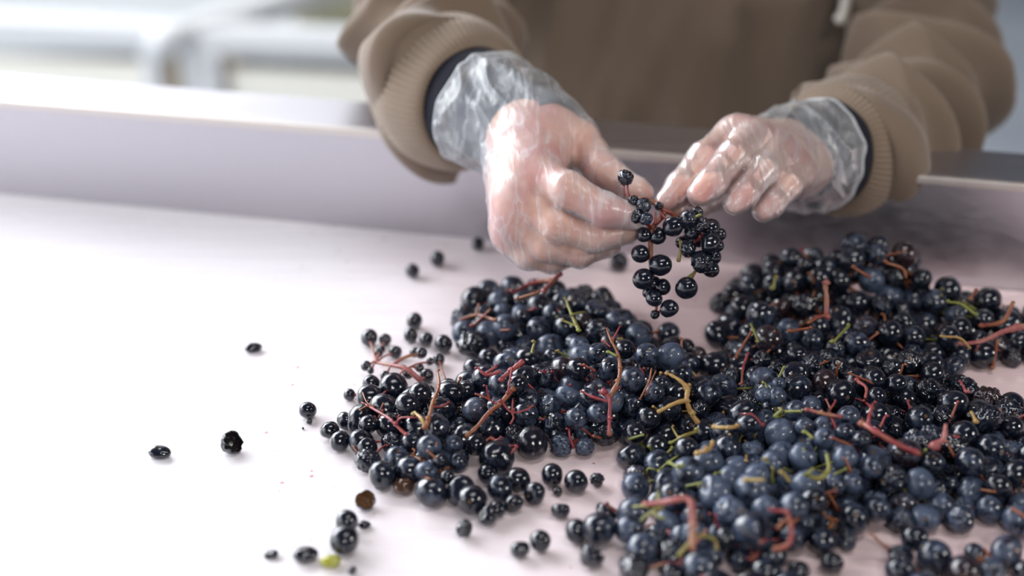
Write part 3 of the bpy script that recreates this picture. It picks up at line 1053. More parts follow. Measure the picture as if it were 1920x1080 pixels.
# ------------------------------------------------------------------ the heap
# outline of the pile on the belt (picture pixels) with its peak height in metres
POLYS = [
    ([(668, 800), (700, 770), (760, 735), (850, 730), (890, 690), (862, 640), (850, 605), (880, 575), (950, 555), (1040, 560), (1130, 570), (1160, 610),
      (1240, 640), (1300, 675), (1350, 720), (1420, 760), (1380, 850), (1250, 880), (1180, 880), (1080, 872), (1010, 858), (940, 858), (900, 895), (870, 950),
      (780, 935), (705, 905), (668, 850)], 0.029),
    ([(1345, 690), (1335, 600), (1370, 560), (1450, 545), (1560, 548), (1700, 560), (1830, 590), (1960, 610), (2040, 650), (1990, 690), (1820, 695), (1800, 740),
      (1850, 780), (1900, 800), (2040, 800), (2040, 1000), (1960, 1060), (1900, 1010), (1840, 990), (1760, 1000), (1690, 1000), (1620, 1010), (1560, 1060), (1540, 1130),
      (1170, 1130), (1165, 1000), (1190, 930), (1220, 880), (1300, 830)], 0.027),
    ([(1640, 1070), (1690, 1035), (1760, 1050), (1830, 1030), (1930, 1050), (1960, 1120), (1640, 1130)], 0.016),
]
PW = []
for poly, hm in POLYS:
    PW.append((np.array([on_plane(x, y)[:2] for x, y in poly]), hm))


def poly_sd(P, Q):
    """inside distance of points P (N,2) to polygon Q, negative outside"""
    d = np.full(len(P), 1e9); ins = np.zeros(len(P), bool)
    for i in range(len(Q)):
        a = Q[i]; b = Q[(i + 1) % len(Q)]
        e = b - a; w = P - a
        t = np.clip((w @ e) / e.dot(e), 0, 1)
        d = np.minimum(d, np.linalg.norm(w - t[:, None] * e, axis=1))
        c = (a[1] > P[:, 1]) != (b[1] > P[:, 1])
        with np.errstate(divide='ignore', invalid='ignore'):
            xx = (b[0] - a[0]) * (P[:, 1] - a[1]) / (b[1] - a[1]) + a[0]
        ins ^= c & (P[:, 0] < xx)
    return np.where(ins, d, -d)


RN = np.array([-E2.x, -E2.y]); RA2 = np.array([RAIL_A.x, RAIL_A.y])


def rail_d(P):
    return (P - RA2) @ RN        # distance in front of the rail


def height(P):
    P = np.atleast_2d(P)
    H = np.zeros(len(P))
    for Q, hm in PW:
        sd = poly_sd(P, Q)
        k = np.clip(sd / 0.030, 0, 1)
        h = 0.010 * (sd > 0) + (hm - 0.010) * k * k * (3 - 2 * k)
        H = np.maximum(H, h)
    lump = 0.84 + 0.22 * np.sin(P[:, 0] * 61 + 1.3) * np.sin(P[:, 1] * 83 + 0.4)
    H = np.where(H > 0.0101, 0.010 + (H - 0.010) * lump, H)
    # the heap leans up against the rail at its highest point
    pk = on_plane(1640, 560)[:2]
    d2 = ((P - np.array(pk)) ** 2).sum(1)
    H = np.where(H > 0, H + 0.044 * np.exp(-d2 / 0.036 ** 2), 0)
    pk = on_plane(1470, 560)[:2]
    d2 = ((P - np.array(pk)) ** 2).sum(1)
    H = np.where(H > 0, H + 0.022 * np.exp(-d2 / 0.03 ** 2), 0)
    return H


def on_heap(px, py, lift=0.0):
    a = np.array(at(px, py, 1.0) - Vector((0, 0, CAM_H)))
    Z = np.linspace(0.48, 0.92, 400)[:, None]
    Pt = np.array((0, 0, CAM_H)) + a * Z
    hit = np.nonzero(Pt[:, 2] <= height(Pt[:, :2]) + lift)[0]
    if len(hit): return Vector(Pt[hit[0]])
    return on_plane(px, py, lift)


# named prominent fruit at the top of the heap: px, py, radius px, bloom, kind
PIN = [(1257, 668, 26, .95, 'round'), (1213, 666, 23, .75, 'round'), (1172, 655, 19, .15, 'round'), (1120, 660, 22, .7, 'dented'), (1084, 692, 23, .15, 'round'),
       (1140, 692, 20, .7, 'dented'), (1185, 712, 24, .75, 'round'), (1120, 775, 20, .8, 'round'), (1080, 785, 22, .8, 'round'), (1104, 745, 18, .6, 'dented'),
       (1225, 735, 20, .7, 'dented'), (1216, 784, 24, .35, 'dented'), (1322, 810, 26, .12, 'round'), (1190, 812, 22, .35, 'round'), (1232, 836, 23, .35, 'dented'),
       (1290, 842, 22, .5, 'dented'), (1505, 857, 28, .95, 'round'), (1448, 866, 25, .9, 'round'), (1585, 858, 24, .9, 'round'), (1590, 783, 24, .85, 'round'),
       (1492, 770, 20, .8, 'round'), (1545, 822, 21, .9, 'round'), (1508, 800, 18, .85, 'round'), (1456, 744, 20, .8, 'round'), (1432, 740, 16, .9, 'round'), (1460, 720, 14, .85, 'round'),
       (1545, 798, 20, .85, 'round'), (1584, 810, 18, .7, 'round'), (1616, 825, 18, .6, 'round'), (1402, 796, 22, .55, 'round'), (1640, 712, 21, .08, 'round'), (1680, 720, 20, .1, 'round'),
       (1645, 745, 19, .05, 'round'), (1635, 877, 22, .75, 'round'), (1598, 907, 20, .85, 'round'), (1565, 905, 21, .8, 'dented'), (1525, 940, 28, .55, 'round'), (1646, 955, 24, .7, 'round'),
       (765, 759, 24, .02, 'round'), (788, 738, 22, .05, 'round'), (697, 741, 18, .03, 'round'), (690, 796, 18, .03, 'round'), (823, 690, 13, .05, 'round'), (656, 755, 12, .02, 'round'),
       (805, 838, 24, .85, 'round'), (849, 834, 19, .8, 'round'), (892, 834, 22, .25, 'round'), (858, 868, 18, .7, 'round'), (826, 864, 15, .5, 'dented'), (800, 885, 22, .85, 'round'),
       (838, 894, 14, .5, 'round'), (1715, 1010, 25, .4, 'round'), (1872, 912, 24, .45, 'round'), (1180, 993, 27, .8, 'round'), (1240, 720, 16, .6, 'round'), (970, 722, 20, .05, 'round'),
       (920, 920, 0, 0, 'x')]
PIN = [p for p in PIN if p[2] > 0]


def build_heap():
    pos, rad, pinned, meta = [], [], [], []
    for px, py, r, bl, kd in PIN:
        p = on_heap(px, py, 0.0)
        d = p.y * CP - (p.z - CAM_H) * SP
        rr = r * d / F
        p = on_heap(px, py, -rr * 0.35)
        pos.append(tuple(p)); rad.append(rr); pinned.append(True); meta.append((bl, kd))
    # candidates on jittered hexagonal layers
    allQ = np.vstack([q for q, _ in PW]); lo = allQ.min(0) - .01; hi = allQ.max(0) + .01
    sp = 0.0129
    lay = []
    for k in range(5):
        z = 0.0062 + k * 0.0104
        y = lo[1] + (k % 2) * sp * .4; row = 0
        while y < hi[1]:
            xs = np.arange(lo[0] + (row % 2) * sp * .5 + (k % 2) * sp * .3, hi[0], sp)
            lay.append(np.c_[xs, np.full(len(xs), y), np.full(len(xs), z)])
            y += sp * 0.87; row += 1
    C = np.vstack(lay)
    H = height(C[:, :2])
    keep = (H > 0) & (C[:, 2] + 0.004 < np.maximum(H, 0.0104))
    # only the outer shell of the heap is filled: what lies deeper shows nowhere
    keep &= C[:, 2] > H - 0.026
    keep &= rail_d(C[:, :2]) > 0.005
    px, py, _ = project(C)
    keep &= (px > 560) & (px < 1975) & (py < 1125)
    keep &= RNG.random(len(C)) > 0.05
    C = C[keep]
    C += RNG.normal(0, 0.0016, C.shape)
    n = len(C)
    R = np.where(RNG.random(n) < 0.32, RNG.uniform(.0042, .0054, n), RNG.uniform(.0056, .0073, n))
    X = np.vstack([np.array(pos), C]); R = np.concatenate([np.array(rad), R])
    fix = np.zeros(len(X), bool); fix[:len(pos)] = True
    Hs = None
    for it in range(70):
        if it % 8 == 0:
            D2 = ((X[:, None, :2].astype(np.float32) - X[None, :, :2].astype(np.float32)) ** 2).sum(2)
            I, J = np.nonzero(D2 < 0.0165 ** 2)
            m = I < J; I, J = I[m], J[m]
        X[~fix, 2] -= 0.00022
        for _ in range(2):
            d = X[J] - X[I]; L = np.linalg.norm(d, axis=1) + 1e-9
            ov = np.maximum((R[I] + R[J]) * 0.955 - L, 0)
            mv = d / L[:, None] * ov[:, None]
            wi = np.where(fix[J], 1.0, 0.5) * (~fix[I]); wj = np.where(fix[I], 1.0, 0.5) * (~fix[J])
            mv *= 0.7
            dx = np.zeros_like(X)
            np.add.at(dx, I, -mv * wi[:, None]); np.add.at(dx, J, mv * wj[:, None])
            X += dx
            X[:, 2] = np.maximum(X[:, 2], R)
            rd = rail_d(X[:, :2]); b = np.maximum(R + 0.001 - rd, 0)
            X[:, :2] += RN * b[:, None]
    return X, R, len(pos), meta


X, R, NP, META = build_heap()
PX, PY, PD = project(X)

BUNCH = [  # px, py, stem colour, label
    (735, 780, 'r', 'small glossy black grape bunch with thin red twigs, left tip of the pile'),
    (825, 875, 'b', 'blue dusted grape bunch at the front edge of the pile, left of its notch'),
    (845, 745, 'b', 'dark grape bunch with an upright red-brown forked stalk, left part of the pile'),
    (930, 800, 'r', 'shrivelled black grape bunch with magenta twigs behind the bare belt notch'),
    (965, 705, 'r', 'dark grape bunch with a short bright crimson stem stub, left of centre'),
    (905, 600, 'b', 'blurred grape bunch with orange stems at the back left of the pile'),
    (1010, 580, 'r', 'blurred reddish-stemmed grape bunch directly below the bunch-holding glove'),
    (1075, 630, 'g', 'blurred grape bunch with lime-green stems below the left glove'),
    (1190, 625, 'b', 'dark grape bunch under the lowest hanging grape of the held bunch'),
    (1040, 770, 'r', 'dark blue grape bunch left of the upright red stalk in the middle'),
    (1150, 710, 'r', 'sharp blue grape bunch with an upright branching red stalk, pile centre'),
    (1260, 760, 't', 'grape bunch with a thick forked tan-yellow stalk, pile centre'),
    (1100, 860, 'r', 'dark grape bunch at the front edge of the pile, right of its notch'),
    (1215, 860, 'g', 'grape bunch with small lime-green stem bits at the centre front edge'),
    (1400, 590, 'b', 'blurred grape bunch at the back left corner of the right-hand heap'),
    (1520, 580, 'b', 'blurred grape bunch with a straight upright orange stalk near the rail'),
    (1650, 540, 'b', 'blurred grape bunch piled highest against the steel rail'),
    (1780, 600, 'g', 'blurred grape bunch beside the rail, right of the highest one'),
    (1890, 640, 'p', 'grape bunch with a thick long pink stalk reaching in from the right edge'),
    (1395, 665, 'b', 'blurred dark grape bunch with orange twigs, right of the bare pink belt gap'),
    (1535, 655, 'b', 'blurred dark grape bunch behind the blue dusted one, in mid heap'),
    (1680, 690, 'b', 'wet glossy black grape bunch behind the magenta stalk'),
    (1440, 745, 'g', 'pale dusted blue grape bunch just behind the palest big grapes'),
    (1350, 800, 't', 'grape bunch with a tan side stalk and one big glossy black grape'),
    (1520, 850, 'g', 'pale blue dusted bunch of big grapes with lime-green stems, focus of the right heap'),
    (1650, 800, 'r', 'dark grape bunch with a thick straight magenta stalk'),
    (1780, 810, 'r', 'wet black grape bunch right of the magenta stalk'),
    (1890, 800, 'p', 'grape bunch with a curved pinkish stem stub near the right edge'),
    (1340, 910, 'g', 'blue grape bunch behind the bent pink stalk at the front'),
    (1270, 1010, 'p', 'blurred grape bunch with a right-angled pink stalk at the bottom edge'),
    (1440, 990, 'r', 'blurred grape bunch with reddish branching stems, bottom centre right'),
    (1560, 960, 'b', 'dark blue grape bunch in front of the pale dusted one'),
    (1700, 920, 'g', 'dark blue grape bunch above the bare belt patch at bottom right'),
    (1840, 920, 'b', 'blurred dark blue grape bunch along the right edge, below its middle'),
    (1860, 1060, 'b', 'blurred grape bunch cut off by the bottom right corner'),
    (1720, 1060, 'b', 'small blurred grape bunch at the bottom edge, left of the corner one'),
]

SHORT = ['red-twigged left tip bunch', 'dusted front-left bunch', 'bunch with upright forked stalk', 'shrivelled magenta-twigged bunch', 'bunch with crimson stub',
         'back left orange-stemmed bunch', 'bunch directly below the glove', 'bunch with blurred lime-green stems', 'bunch under the hanging grapes', 'bunch left of the red stalk',
         'upright red-stalked bunch', 'forked tan-stalked bunch', 'front edge bunch by the notch', 'centre front green-stemmed bunch', 'back corner bunch of right heap',
         'bunch with straight orange stalk', 'highest bunch by the rail', 'rail bunch with greenish twigs', 'right-edge pink-stalked bunch', 'orange-twigged bunch by the gap',
         'mid heap blurred bunch', 'bunch behind the magenta stalk', 'pale bunch behind the palest grapes', 'bunch with tan side stalk', 'palest dusted bunch',
         'straight magenta-stalked bunch', 'wet black bunch by magenta stalk', 'bunch with curved pinkish stub', 'bunch behind the bent stalk', 'right-angled pink-stalked bunch',
         'bottom red-branched bunch', 'bunch in front of palest one', 'bunch above bottom bare patch', 'blurred right-edge bunch', 'bottom right corner bunch', 'small bottom edge bunch']


def bloom_at(px, py):
    b = 0.52
    b += 0.62 * math.exp(-(((px - 1500) / 130) ** 2 + ((py - 840) / 100) ** 2))
    b += 0.38 * math.exp(-(((px - 1120) / 120) ** 2 + ((py - 730) / 90) ** 2))
    b += 0.40 * math.exp(-(((px - 820) / 60) ** 2 + ((py - 870) / 50) ** 2))
    b += 0.35 * math.exp(-(((px - 1330) / 190) ** 2 + ((py - 970) / 90) ** 2))
    b += 0.25 * math.exp(-(((px - 1750) / 200) ** 2 + ((py - 980) / 110) ** 2))
    b += 0.22 * math.exp(-(((px - 960) / 110) ** 2 + ((py - 600) / 60) ** 2))
    b -= 0.20 * math.exp(-(((px - 1700) / 160) ** 2 + ((py - 740) / 90) ** 2))
    b -= 0.18 * math.exp(-(((px - 760) / 130) ** 2 + ((py - 770) / 60) ** 2))
    return b


# hero stems: bunch index -> list of (colour, [(px,py,lift mm, radius mm), ...])
HERO = {
    0: [('r', [(668, 748, 4, .5), (700, 765, 6, .7), (728, 782, 7, .9), (742, 795, 6, 1.0), (762, 815, 2, 1.0)]), ('r', [(742, 795, 6, .7), (752, 785, 7, .6), (782, 783, 5, .5)]),
        ('b', [(700, 765, 6, .5), (690, 752, 8, .4), (678, 735, 9, .5)]), ('b', [(712, 772, 6, .5), (716, 756, 9, .4)]), ('b', [(690, 762, 6, .4), (676, 770, 5, .5)])],
    2: [('b', [(822, 694, 9, .6), (822, 725, 9, .9), (814, 755, 8, 1.1), (803, 785, 5, 1.3), (797, 802, 2, 1.5)]), ('r', [(812, 762, 7, .7), (830, 761, 6, .6), (842, 756, 4, .5)]),
        ('t', [(775, 776, 3, .9), (788, 790, 4, 1.2), (797, 800, 2, 1.3)])],
    3: [('b', [(962, 730, 9, 1.2), (940, 752, 9, 1.5), (918, 775, 7, 1.3), (895, 800, 5, 1.2), (872, 818, 2, 1.3)]), ('r', [(938, 752, 9, .8), (962, 770, 9, .7), (985, 768, 8, .6), (1000, 762, 7, .5)]),
        ('r', [(962, 770, 9, .7), (964, 782, 8, .6), (957, 795, 6, .5)]), ('r', [(962, 768, 9, .6), (963, 752, 10, .5)]), ('r', [(930, 756, 8, .6), (905, 745, 9, .6), (893, 740, 10, .6)]),
        ('r', [(952, 736, 10, .8), (958, 712, 12, .6), (960, 690, 13, .5)])],
    4: [('r', [(893, 690, 8, .7), (912, 702, 8, 1.2), (935, 698, 9, 1.0)]), ('r', [(940, 712, 5, 1.2), (958, 695, 9, 1.6), (978, 680, 11, 1.9)]), ('r', [(912, 702, 8, .9), (930, 686, 9, .7)])],
    5: [('b', [(865, 600, 3, 1.0), (895, 590, 5, 1.0), (930, 600, 5, 1.0)]), ('b', [(895, 590, 5, .8), (900, 570, 7, .8)]), ('b', [(885, 610, 5, .9), (920, 580, 8, .9)])],
    6: [('r', [(960, 545, 8, 1.0), (1000, 530, 10, 1.2), (1040, 525, 12, 1.6)]), ('p', [(1020, 545, 10, 1.4), (1050, 515, 14, 2.0)]), ('b', [(970, 560, 6, 1.0), (1010, 548, 9, .9)])],
    7: [('g', [(1060, 560, 9, .8), (1072, 590, 9, 1.1), (1085, 620, 7, 1.2)]), ('g', [(1072, 590, 9, .8), (1095, 585, 9, .7)]), ('g', [(1080, 610, 8, .8), (1055, 600, 8, .7)]), ('g', [(1000, 640, 5, .8), (998, 662, 3, .8)])],
    10: [('b', [(1138, 616, 16, .5), (1148, 640, 14, .8), (1158, 665, 11, 1.0), (1163, 690, 9, 1.1), (1158, 715, 8, 1.3), (1140, 742, 7, 1.5)]),
         ('r', [(1163, 612, 16, .5), (1150, 640, 14, .7)]), ('r', [(1130, 640, 15, .5), (1146, 648, 13, .6)]),
         ('r', [(1132, 735, 10, 1.6), (1143, 752, 9, 1.3), (1144, 785, 7, 1.2), (1143, 815, 3, 1.2)]), ('r', [(1143, 755, 8, .8), (1115, 742, 8, .9), (1090, 735, 7, .7)]), ('g', [(1140, 660, 12, .8), (1158, 668, 11, .8)])],
    11: [('t', [(1250, 700, 8, .9), (1272, 712, 9, 1.2), (1288, 730, 9, 1.7), (1287, 752, 8, 1.5), (1298, 775, 6, 1.6), (1310, 795, 2, 1.7)]), ('t', [(1288, 752, 8, 1.3), (1262, 758, 9, 1.3), (1236, 772, 7, 1.1)]),
         ('t', [(1288, 728, 9, 1.2), (1296, 722, 9, 1.0)]), ('g', [(1257, 830, 4, .8), (1280, 818, 6, .9), (1306, 806, 5, 1.1)]), ('g', [(1274, 820, 6, .7), (1262, 800, 7, .5)]),
         ('b', [(1200, 748, 5, .5), (1215, 715, 7, .6), (1222, 692, 8, .5)]), ('b', [(1210, 740, 5, .4), (1228, 696, 8, .4)])],
    13: [('g', [(1188, 860, 3, 1.0), (1182, 848, 6, 1.0), (1186, 838, 8, .7)]), ('g', [(1182, 850, 6, .8), (1160, 858, 5, .7)]), ('g', [(1183, 852, 6, .8), (1200, 846, 6, .6)]), ('g', [(1196, 838, 6, .7), (1208, 846, 5, .7)]),
         ('g', [(1255, 868, 4, .9), (1272, 874, 4, .9), (1284, 868, 4, .8)])],
    15: [('p', [(1549, 530, 20, 1.6), (1550, 560, 15, 1.6), (1551, 595, 8, 1.7)]), ('b', [(1551, 590, 9, 1.3), (1530, 596, 9, 1.2), (1515, 608, 7, 1.0)]), ('g', [(1448, 540, 8, 1.2), (1455, 520, 12, 1.1)])],
    16: [('b', [(1660, 490, 16, 1.0), (1690, 505, 12, 1.1), (1700, 520, 8, 1.0)]), ('b', [(1600, 500, 14, 1.0), (1630, 520, 10, 1.0)])],
    17: [('g', [(1778, 565, 8, .9), (1800, 570, 10, 1.0), (1830, 590, 10, 1.1)]), ('b', [(1820, 560, 12, 1.0), (1830, 545, 16, 1.0)])],
    18: [('p', [(1960, 602, 18, 2.3), (1905, 614, 17, 2.0), (1880, 624, 16, 1.7), (1840, 636, 14, 1.5), (1800, 645, 10, 1.2)]), ('b', [(1840, 610, 12, 1.2), (1880, 600, 18, 1.5), (1900, 568, 24, 1.5)]),
         ('t', [(1765, 630, 12, .8), (1800, 636, 13, .8), (1820, 655, 10, .8)]), ('b', [(1860, 690, 4, 1.0), (1868, 640, 13, 1.1)])],
    19: [('b', [(1380, 670, 7, .8), (1390, 650, 9, .9), (1410, 620, 11, .8)]), ('r', [(1388, 720, 4, .7), (1392, 690, 7, .8), (1400, 660, 9, .8)]), ('g', [(1420, 640, 8, .8), (1408, 612, 12, .8)])],
    20: [('g', [(1560, 640, 7, 1.0), (1590, 610, 10, 1.0)]), ('b', [(1480, 620, 7, 1.0), (1520, 615, 10, 1.0)])],
    22: [('g', [(1455, 780, 5, 1.0), (1464, 768, 7, .9)]), ('p', [(1512, 768, 8, .9), (1540, 774, 8, 1.1), (1575, 782, 5, 1.3)]), ('r', [(1555, 770, 8, .5), (1566, 752, 10, .5)]), ('r', [(1555, 770, 8, .5), (1548, 750, 10, .4)])],
    23: [('t', [(1340, 800, 6, 1.1), (1365, 803, 7, 1.1), (1382, 798, 6, .9)]), ('t', [(1308, 850, 4, 1.2), (1325, 842, 6, 1.2), (1336, 830, 5, 1.0)]), ('r', [(1390, 776, 12, .4), (1410, 778, 12, .5), (1432, 795, 9, .5)])],
    24: [('g', [(1512, 890, 5, 1.0), (1540, 898, 6, 1.3), (1555, 880, 7, 1.2), (1552, 852, 6, 1.0)]), ('g', [(1512, 890, 5, 1.0), (1522, 880, 7, .9)]), ('g', [(1465, 885, 7, .9), (1480, 902, 5, 1.1)]), ('t', [(1398, 900, 5, 1.0), (1432, 900, 6, 1.0)]),
         ('g', [(1508, 810, 8, .9), (1521, 822, 7, .8)])],
    25: [('r', [(1616, 794, 9, 1.5), (1640, 810, 9, 1.8), (1680, 832, 8, 1.6), (1724, 850, 5, 1.8)]), ('r', [(1630, 800, 9, 1.0), (1636, 780, 11, 1.0), (1641, 755, 12, .7)]), ('r', [(1636, 765, 11, .7), (1620, 752, 12, .6)]),
         ('r', [(1606, 712, 9, 1.0), (1622, 728, 10, 1.0), (1625, 745, 8, .8)])],
    27: [('p', [(1752, 836, 5, 1.9), (1768, 824, 8, 1.6), (1771, 800, 10, 1.0)]), ('r', [(1800, 715, 8, .6), (1815, 735, 7, .9)]), ('t', [(1830, 790, 8, 1.0), (1820, 775, 8, .6)])],
    29: [('p', [(1210, 945, 12, 1.2), (1250, 943, 17, 1.5), (1292, 938, 18, 1.7), (1300, 985, 15, 1.7), (1298, 1030, 10, 1.6)]), ('g', [(1240, 950, 13, .8), (1215, 965, 10, .9), (1203, 975, 8, .7)]), ('g', [(1228, 955, 12, .9), (1235, 925, 13, .8)]),
         ('g', [(1225, 960, 10, .8), (1245, 972, 9, .8)]), ('g', [(1300, 1010, 13, 1.0), (1270, 1045, 10, 1.1)]), ('g', [(1300, 1005, 12, 1.0), (1335, 1010, 10, .9), (1345, 1030, 7, .8)]), ('g', [(1215, 950, 12, .8), (1190, 948, 11, .8)])],
    30: [('r', [(1445, 955, 8, .8), (1475, 960, 10, 1.1), (1485, 990, 10, 1.2), (1475, 1020, 7, 1.4), (1455, 1030, 4, 1.5)]), ('b', [(1480, 975, 10, .9), (1460, 990, 8, .9)]), ('b', [(1482, 985, 10, .9), (1500, 975, 9, .7)])],
    33: [('b', [(1900, 955, 6, .9), (1925, 975, 6, .9)])],
    31: [('b', [(1582, 860, 8, .5), (1600, 885, 7, .6)])],
}
for k, v in list(HERO.items()):
    if k >= len(BUNCH): del HERO[k]

CAL = {}


def calyx_knob(V, Fc, p, r):
    b = len(V)
    for a in range(6):
        V.append((p.x + r * math.cos(a * 1.047), p.y + r * math.sin(a * 1.047), p.z))
    V.append((p.x, p.y, p.z + r)); V.append((p.x, p.y, p.z - r))
    for a in range(6):
        Fc.append((b + a, b + (a + 1) % 6, b + 6)); Fc.append((b + (a + 1) % 6, b + a, b + 7))


def bunches():
    cen = np.array([(b[0], b[1]) for b in BUNCH], float)
    aff = np.full(len(X), -1)
    d = np.hypot(PX[:, None] - cen[None, :, 0], (PY[:, None] - cen[None, :, 1]) * 1.35)
    near = d.argmin(1)
    rr = RNG.random(len(X))
    for i in range(len(X)):
        # fruit far from a bunch centre is loose
        if d[i, near[i]] < 118 and rr[i] > 0.13: aff[i] = near[i]
    loose = [i for i in range(len(X)) if aff[i] < 0]
    # keep the number of loose berries countable
    loose.sort(key=lambda i: -PD[i])
    while len(loose) > 230:
        i = loose.pop(int(RNG.integers(len(loose))))
        aff[i] = near[i]
    def spec(i):
        px, py = PX[i], PY[i]
        if i < NP:
            return META[i][1], META[i][0], 0.0
        b = bloom_at(px, py) + random.gauss(0, 0.15)
        u = random.random()
        pr = 0.16 + 0.30 * math.exp(-(((px - 930) / 100) ** 2 + ((py - 780) / 60) ** 2)) + 0.12 * math.exp(-(((px - 1700) / 200) ** 2 + ((py - 760) / 120) ** 2))
        kd = 'raisin' if (R[i] < .0055 and u < .75) or u < pr * .6 else ('dented' if u < pr + .16 else 'round')
        return kd, b, (0.5 * random.random() if random.random() < 0.08 else 0.0)
    # every loose berry gets a description of its own; one that cannot be told apart joins the bunch it lies in
    used = {}; loose_spec = []
    for i in loose:
        kd, b, br = spec(i)
        size = 'tiny' if R[i] < .0047 else 'small' if R[i] < .0056 else 'medium' if R[i] < .0064 else 'large'
        look = {'raisin': 'wrinkled', 'dented': 'dented', 'round': 'round'}[kd] + (' dusty blue' if b > .6 else ' dark blue' if b > .3 else ' glossy black')
        k = near[i]
        vx, vy = PX[i] - BUNCH[k][0], PY[i] - BUNCH[k][1]
        rel = ('right of' if vx > 0 else 'left of') if abs(vx) > 1.2 * abs(vy) else ('in front of' if vy > 0 else 'behind')
        lab = '%s %s loose grape %s the %s' % (size, look, rel, SHORT[k])
        if lab in used:
            aff[i] = k
        else:
            used[lab] = i; loose_spec.append((i, lab, kd, b, br))
    for bi, (px, py, sc, lab) in enumerate(BUNCH):
        ids = [i for i in range(len(X)) if aff[i] == bi]
        if not ids: continue
        c = X[ids].mean(0)
        root = empty('grape_bunch', (c[0], c[1], 0.0))
        tag(root, lab, 'grape bunch', 'grape bunches heaped on the belt')
        for i in ids:
            kd, b, br = spec(i)
            sz = R[i] * (1.08 if kd != 'round' else 1.0)
            e = random.uniform(.94, 1.02)
            grape(X[i], sz, kd, b, br, root, sc=(e, e, 1.02))
        # stem: rachis plus one pedicel per berry, coloured by bunch
        V, Fc = [], []
        Q = X[ids] - c
        ax = np.linalg.svd(Q[:, :2], full_matrices=False)[2][0] if len(ids) > 2 else np.array([1, 0])
        L = np.clip(np.percentile(np.abs(Q[:, :2] @ ax), 75), 0.006, 0.03)
        zt = min(c[2] - 0.001, X[ids][:, 2].max())
        rp = []
        for t in np.linspace(-1, 1, 6):
            rp.append(Vector((c[0] + ax[0] * L * t + random.gauss(0, .0012), c[1] + ax[1] * L * t + random.gauss(0, .0012), max(zt + random.gauss(0, .001), .003))))
        tube_into(V, Fc, rp, [.0006, .0009, .0011, .0011, .0009, .0007], 7, 3, .15)
        for i in ids:
            p = Vector(X[i]); q = min(rp, key=lambda w: (w - p).length)
            dv = q - p
            if dv.length < R[i] or dv.length > 0.035: continue
            s0 = p + dv.normalized() * R[i] * 0.9
            mid = (s0 + q) / 2 + Vector((random.gauss(0, .001), random.gauss(0, .001), random.uniform(0, .002)))
            tube_into(V, Fc, [s0, mid, q], [.0007, .00045, .0006], 5, 2)
        # a few stripped twigs sticking out between the berries
        top = sorted(ids, key=lambda i: -X[i][2])[:6]
        for i in random.sample(top, min(3, len(top))):
            p = Vector(X[i]) + Vector((random.uniform(-1, 1), random.uniform(-1, 1), 0)) * .006
            dv = Vector((random.gauss(0, .005), random.gauss(0, .005), random.uniform(.003, .008)))
            tube_into(V, Fc, [p, p + dv * .6, p + dv * 1.1 + Vector((random.gauss(0, .001), 0, 0))], [.0008, .0006, .0005], 6, 3, .2)
            calyx_knob(V, Fc, p + dv * 1.1, .0009)
        link('stem', mesh_np('stem', V, Fc), STEM[sc], root)
        for hc, pts in HERO.get(bi, []):
            V, Fc = [], []
            w = [on_heap(x, y, lf * 0.00085) for x, y, lf, _ in pts]
            tube_into(V, Fc, w, [q[3] * 0.00075 for q in pts], 10, 6, .34)
            calyx_knob(V, Fc, w[0], pts[0][3] * 0.0015)
            for k in range(1, len(w)):
                if random.random() < .5: calyx_knob(V, Fc, w[k] + Vector((0, 0, .0003)), pts[k][3] * 0.00125)
            link('stalk', mesh_np('stalk', V, Fc), STEM[hc], root)
    for i, lab, kd, b, br in loose_spec:
        o = grape(X[i], R[i], kd, b, br, name='grape')
        tag(o, lab, 'grape', 'loose grapes lying in the pile')


bunches()

# ------------------------------------------------------------------ sparse little bunch at the back left
def pix_ground(px, py, rpx):
    """berry resting on the belt, its centre seen at this pixel"""
    p = on_plane(px, py, 0.005)
    for _ in range(3):
        d = p.y * CP - (p.z - CAM_H) * SP
        r = rpx * d / F
        p = on_plane(px, py, r)
    return p, r


def small_bunch():
    lst = [(692, 633, 17), (722, 637, 12), (709, 662, 9), (741, 660, 12), (686, 686, 10), (695, 695, 7), (722, 705, 10), (738, 716, 10), (778, 661, 10), (790, 662, 11), (786, 690, 9),
           (806, 678, 8), (765, 700, 11), (800, 705, 14), (715, 655, 7), (757, 690, 6)]
    root = empty('grape_bunch', tuple(on_plane(745, 690)))
    tag(root, 'sparse bunch of tiny black berries on pink twigs, left of the pile', 'grape bunch', 'grape bunches heaped on the belt')
    V, Fc = [], []
    A = [on_plane(x, y, z) for x, y, z in ((705, 680, .006), (735, 685, .009), (762, 692, .010), (790, 715, .006))]
    tube_into(V, Fc, A, [.0007, .0010, .0012, .0013], 8, 4, .15)
    for px, py, r in lst:
        p, rr = pix_ground(px, py, r)
        if r < 12: p = on_plane(px, py, rr + .003)
        grape(p, rr, 'raisin' if r < 10 and random.random() < .5 else 'round', 0.2, 0, root)
        q = min(A, key=lambda w: (w - p).length)
        dv = (q - p)
        if dv.length > rr:
            s0 = p + dv.normalized() * rr * .9
            tube_into(V, Fc, [s0, (s0 + q) / 2 + Vector((0, 0, .001)), q], [.0006, .0005, .0007], 6, 3)
    link('stem', mesh_np('stem', V, Fc), M_STEM_PINK, root)


small_bunch()

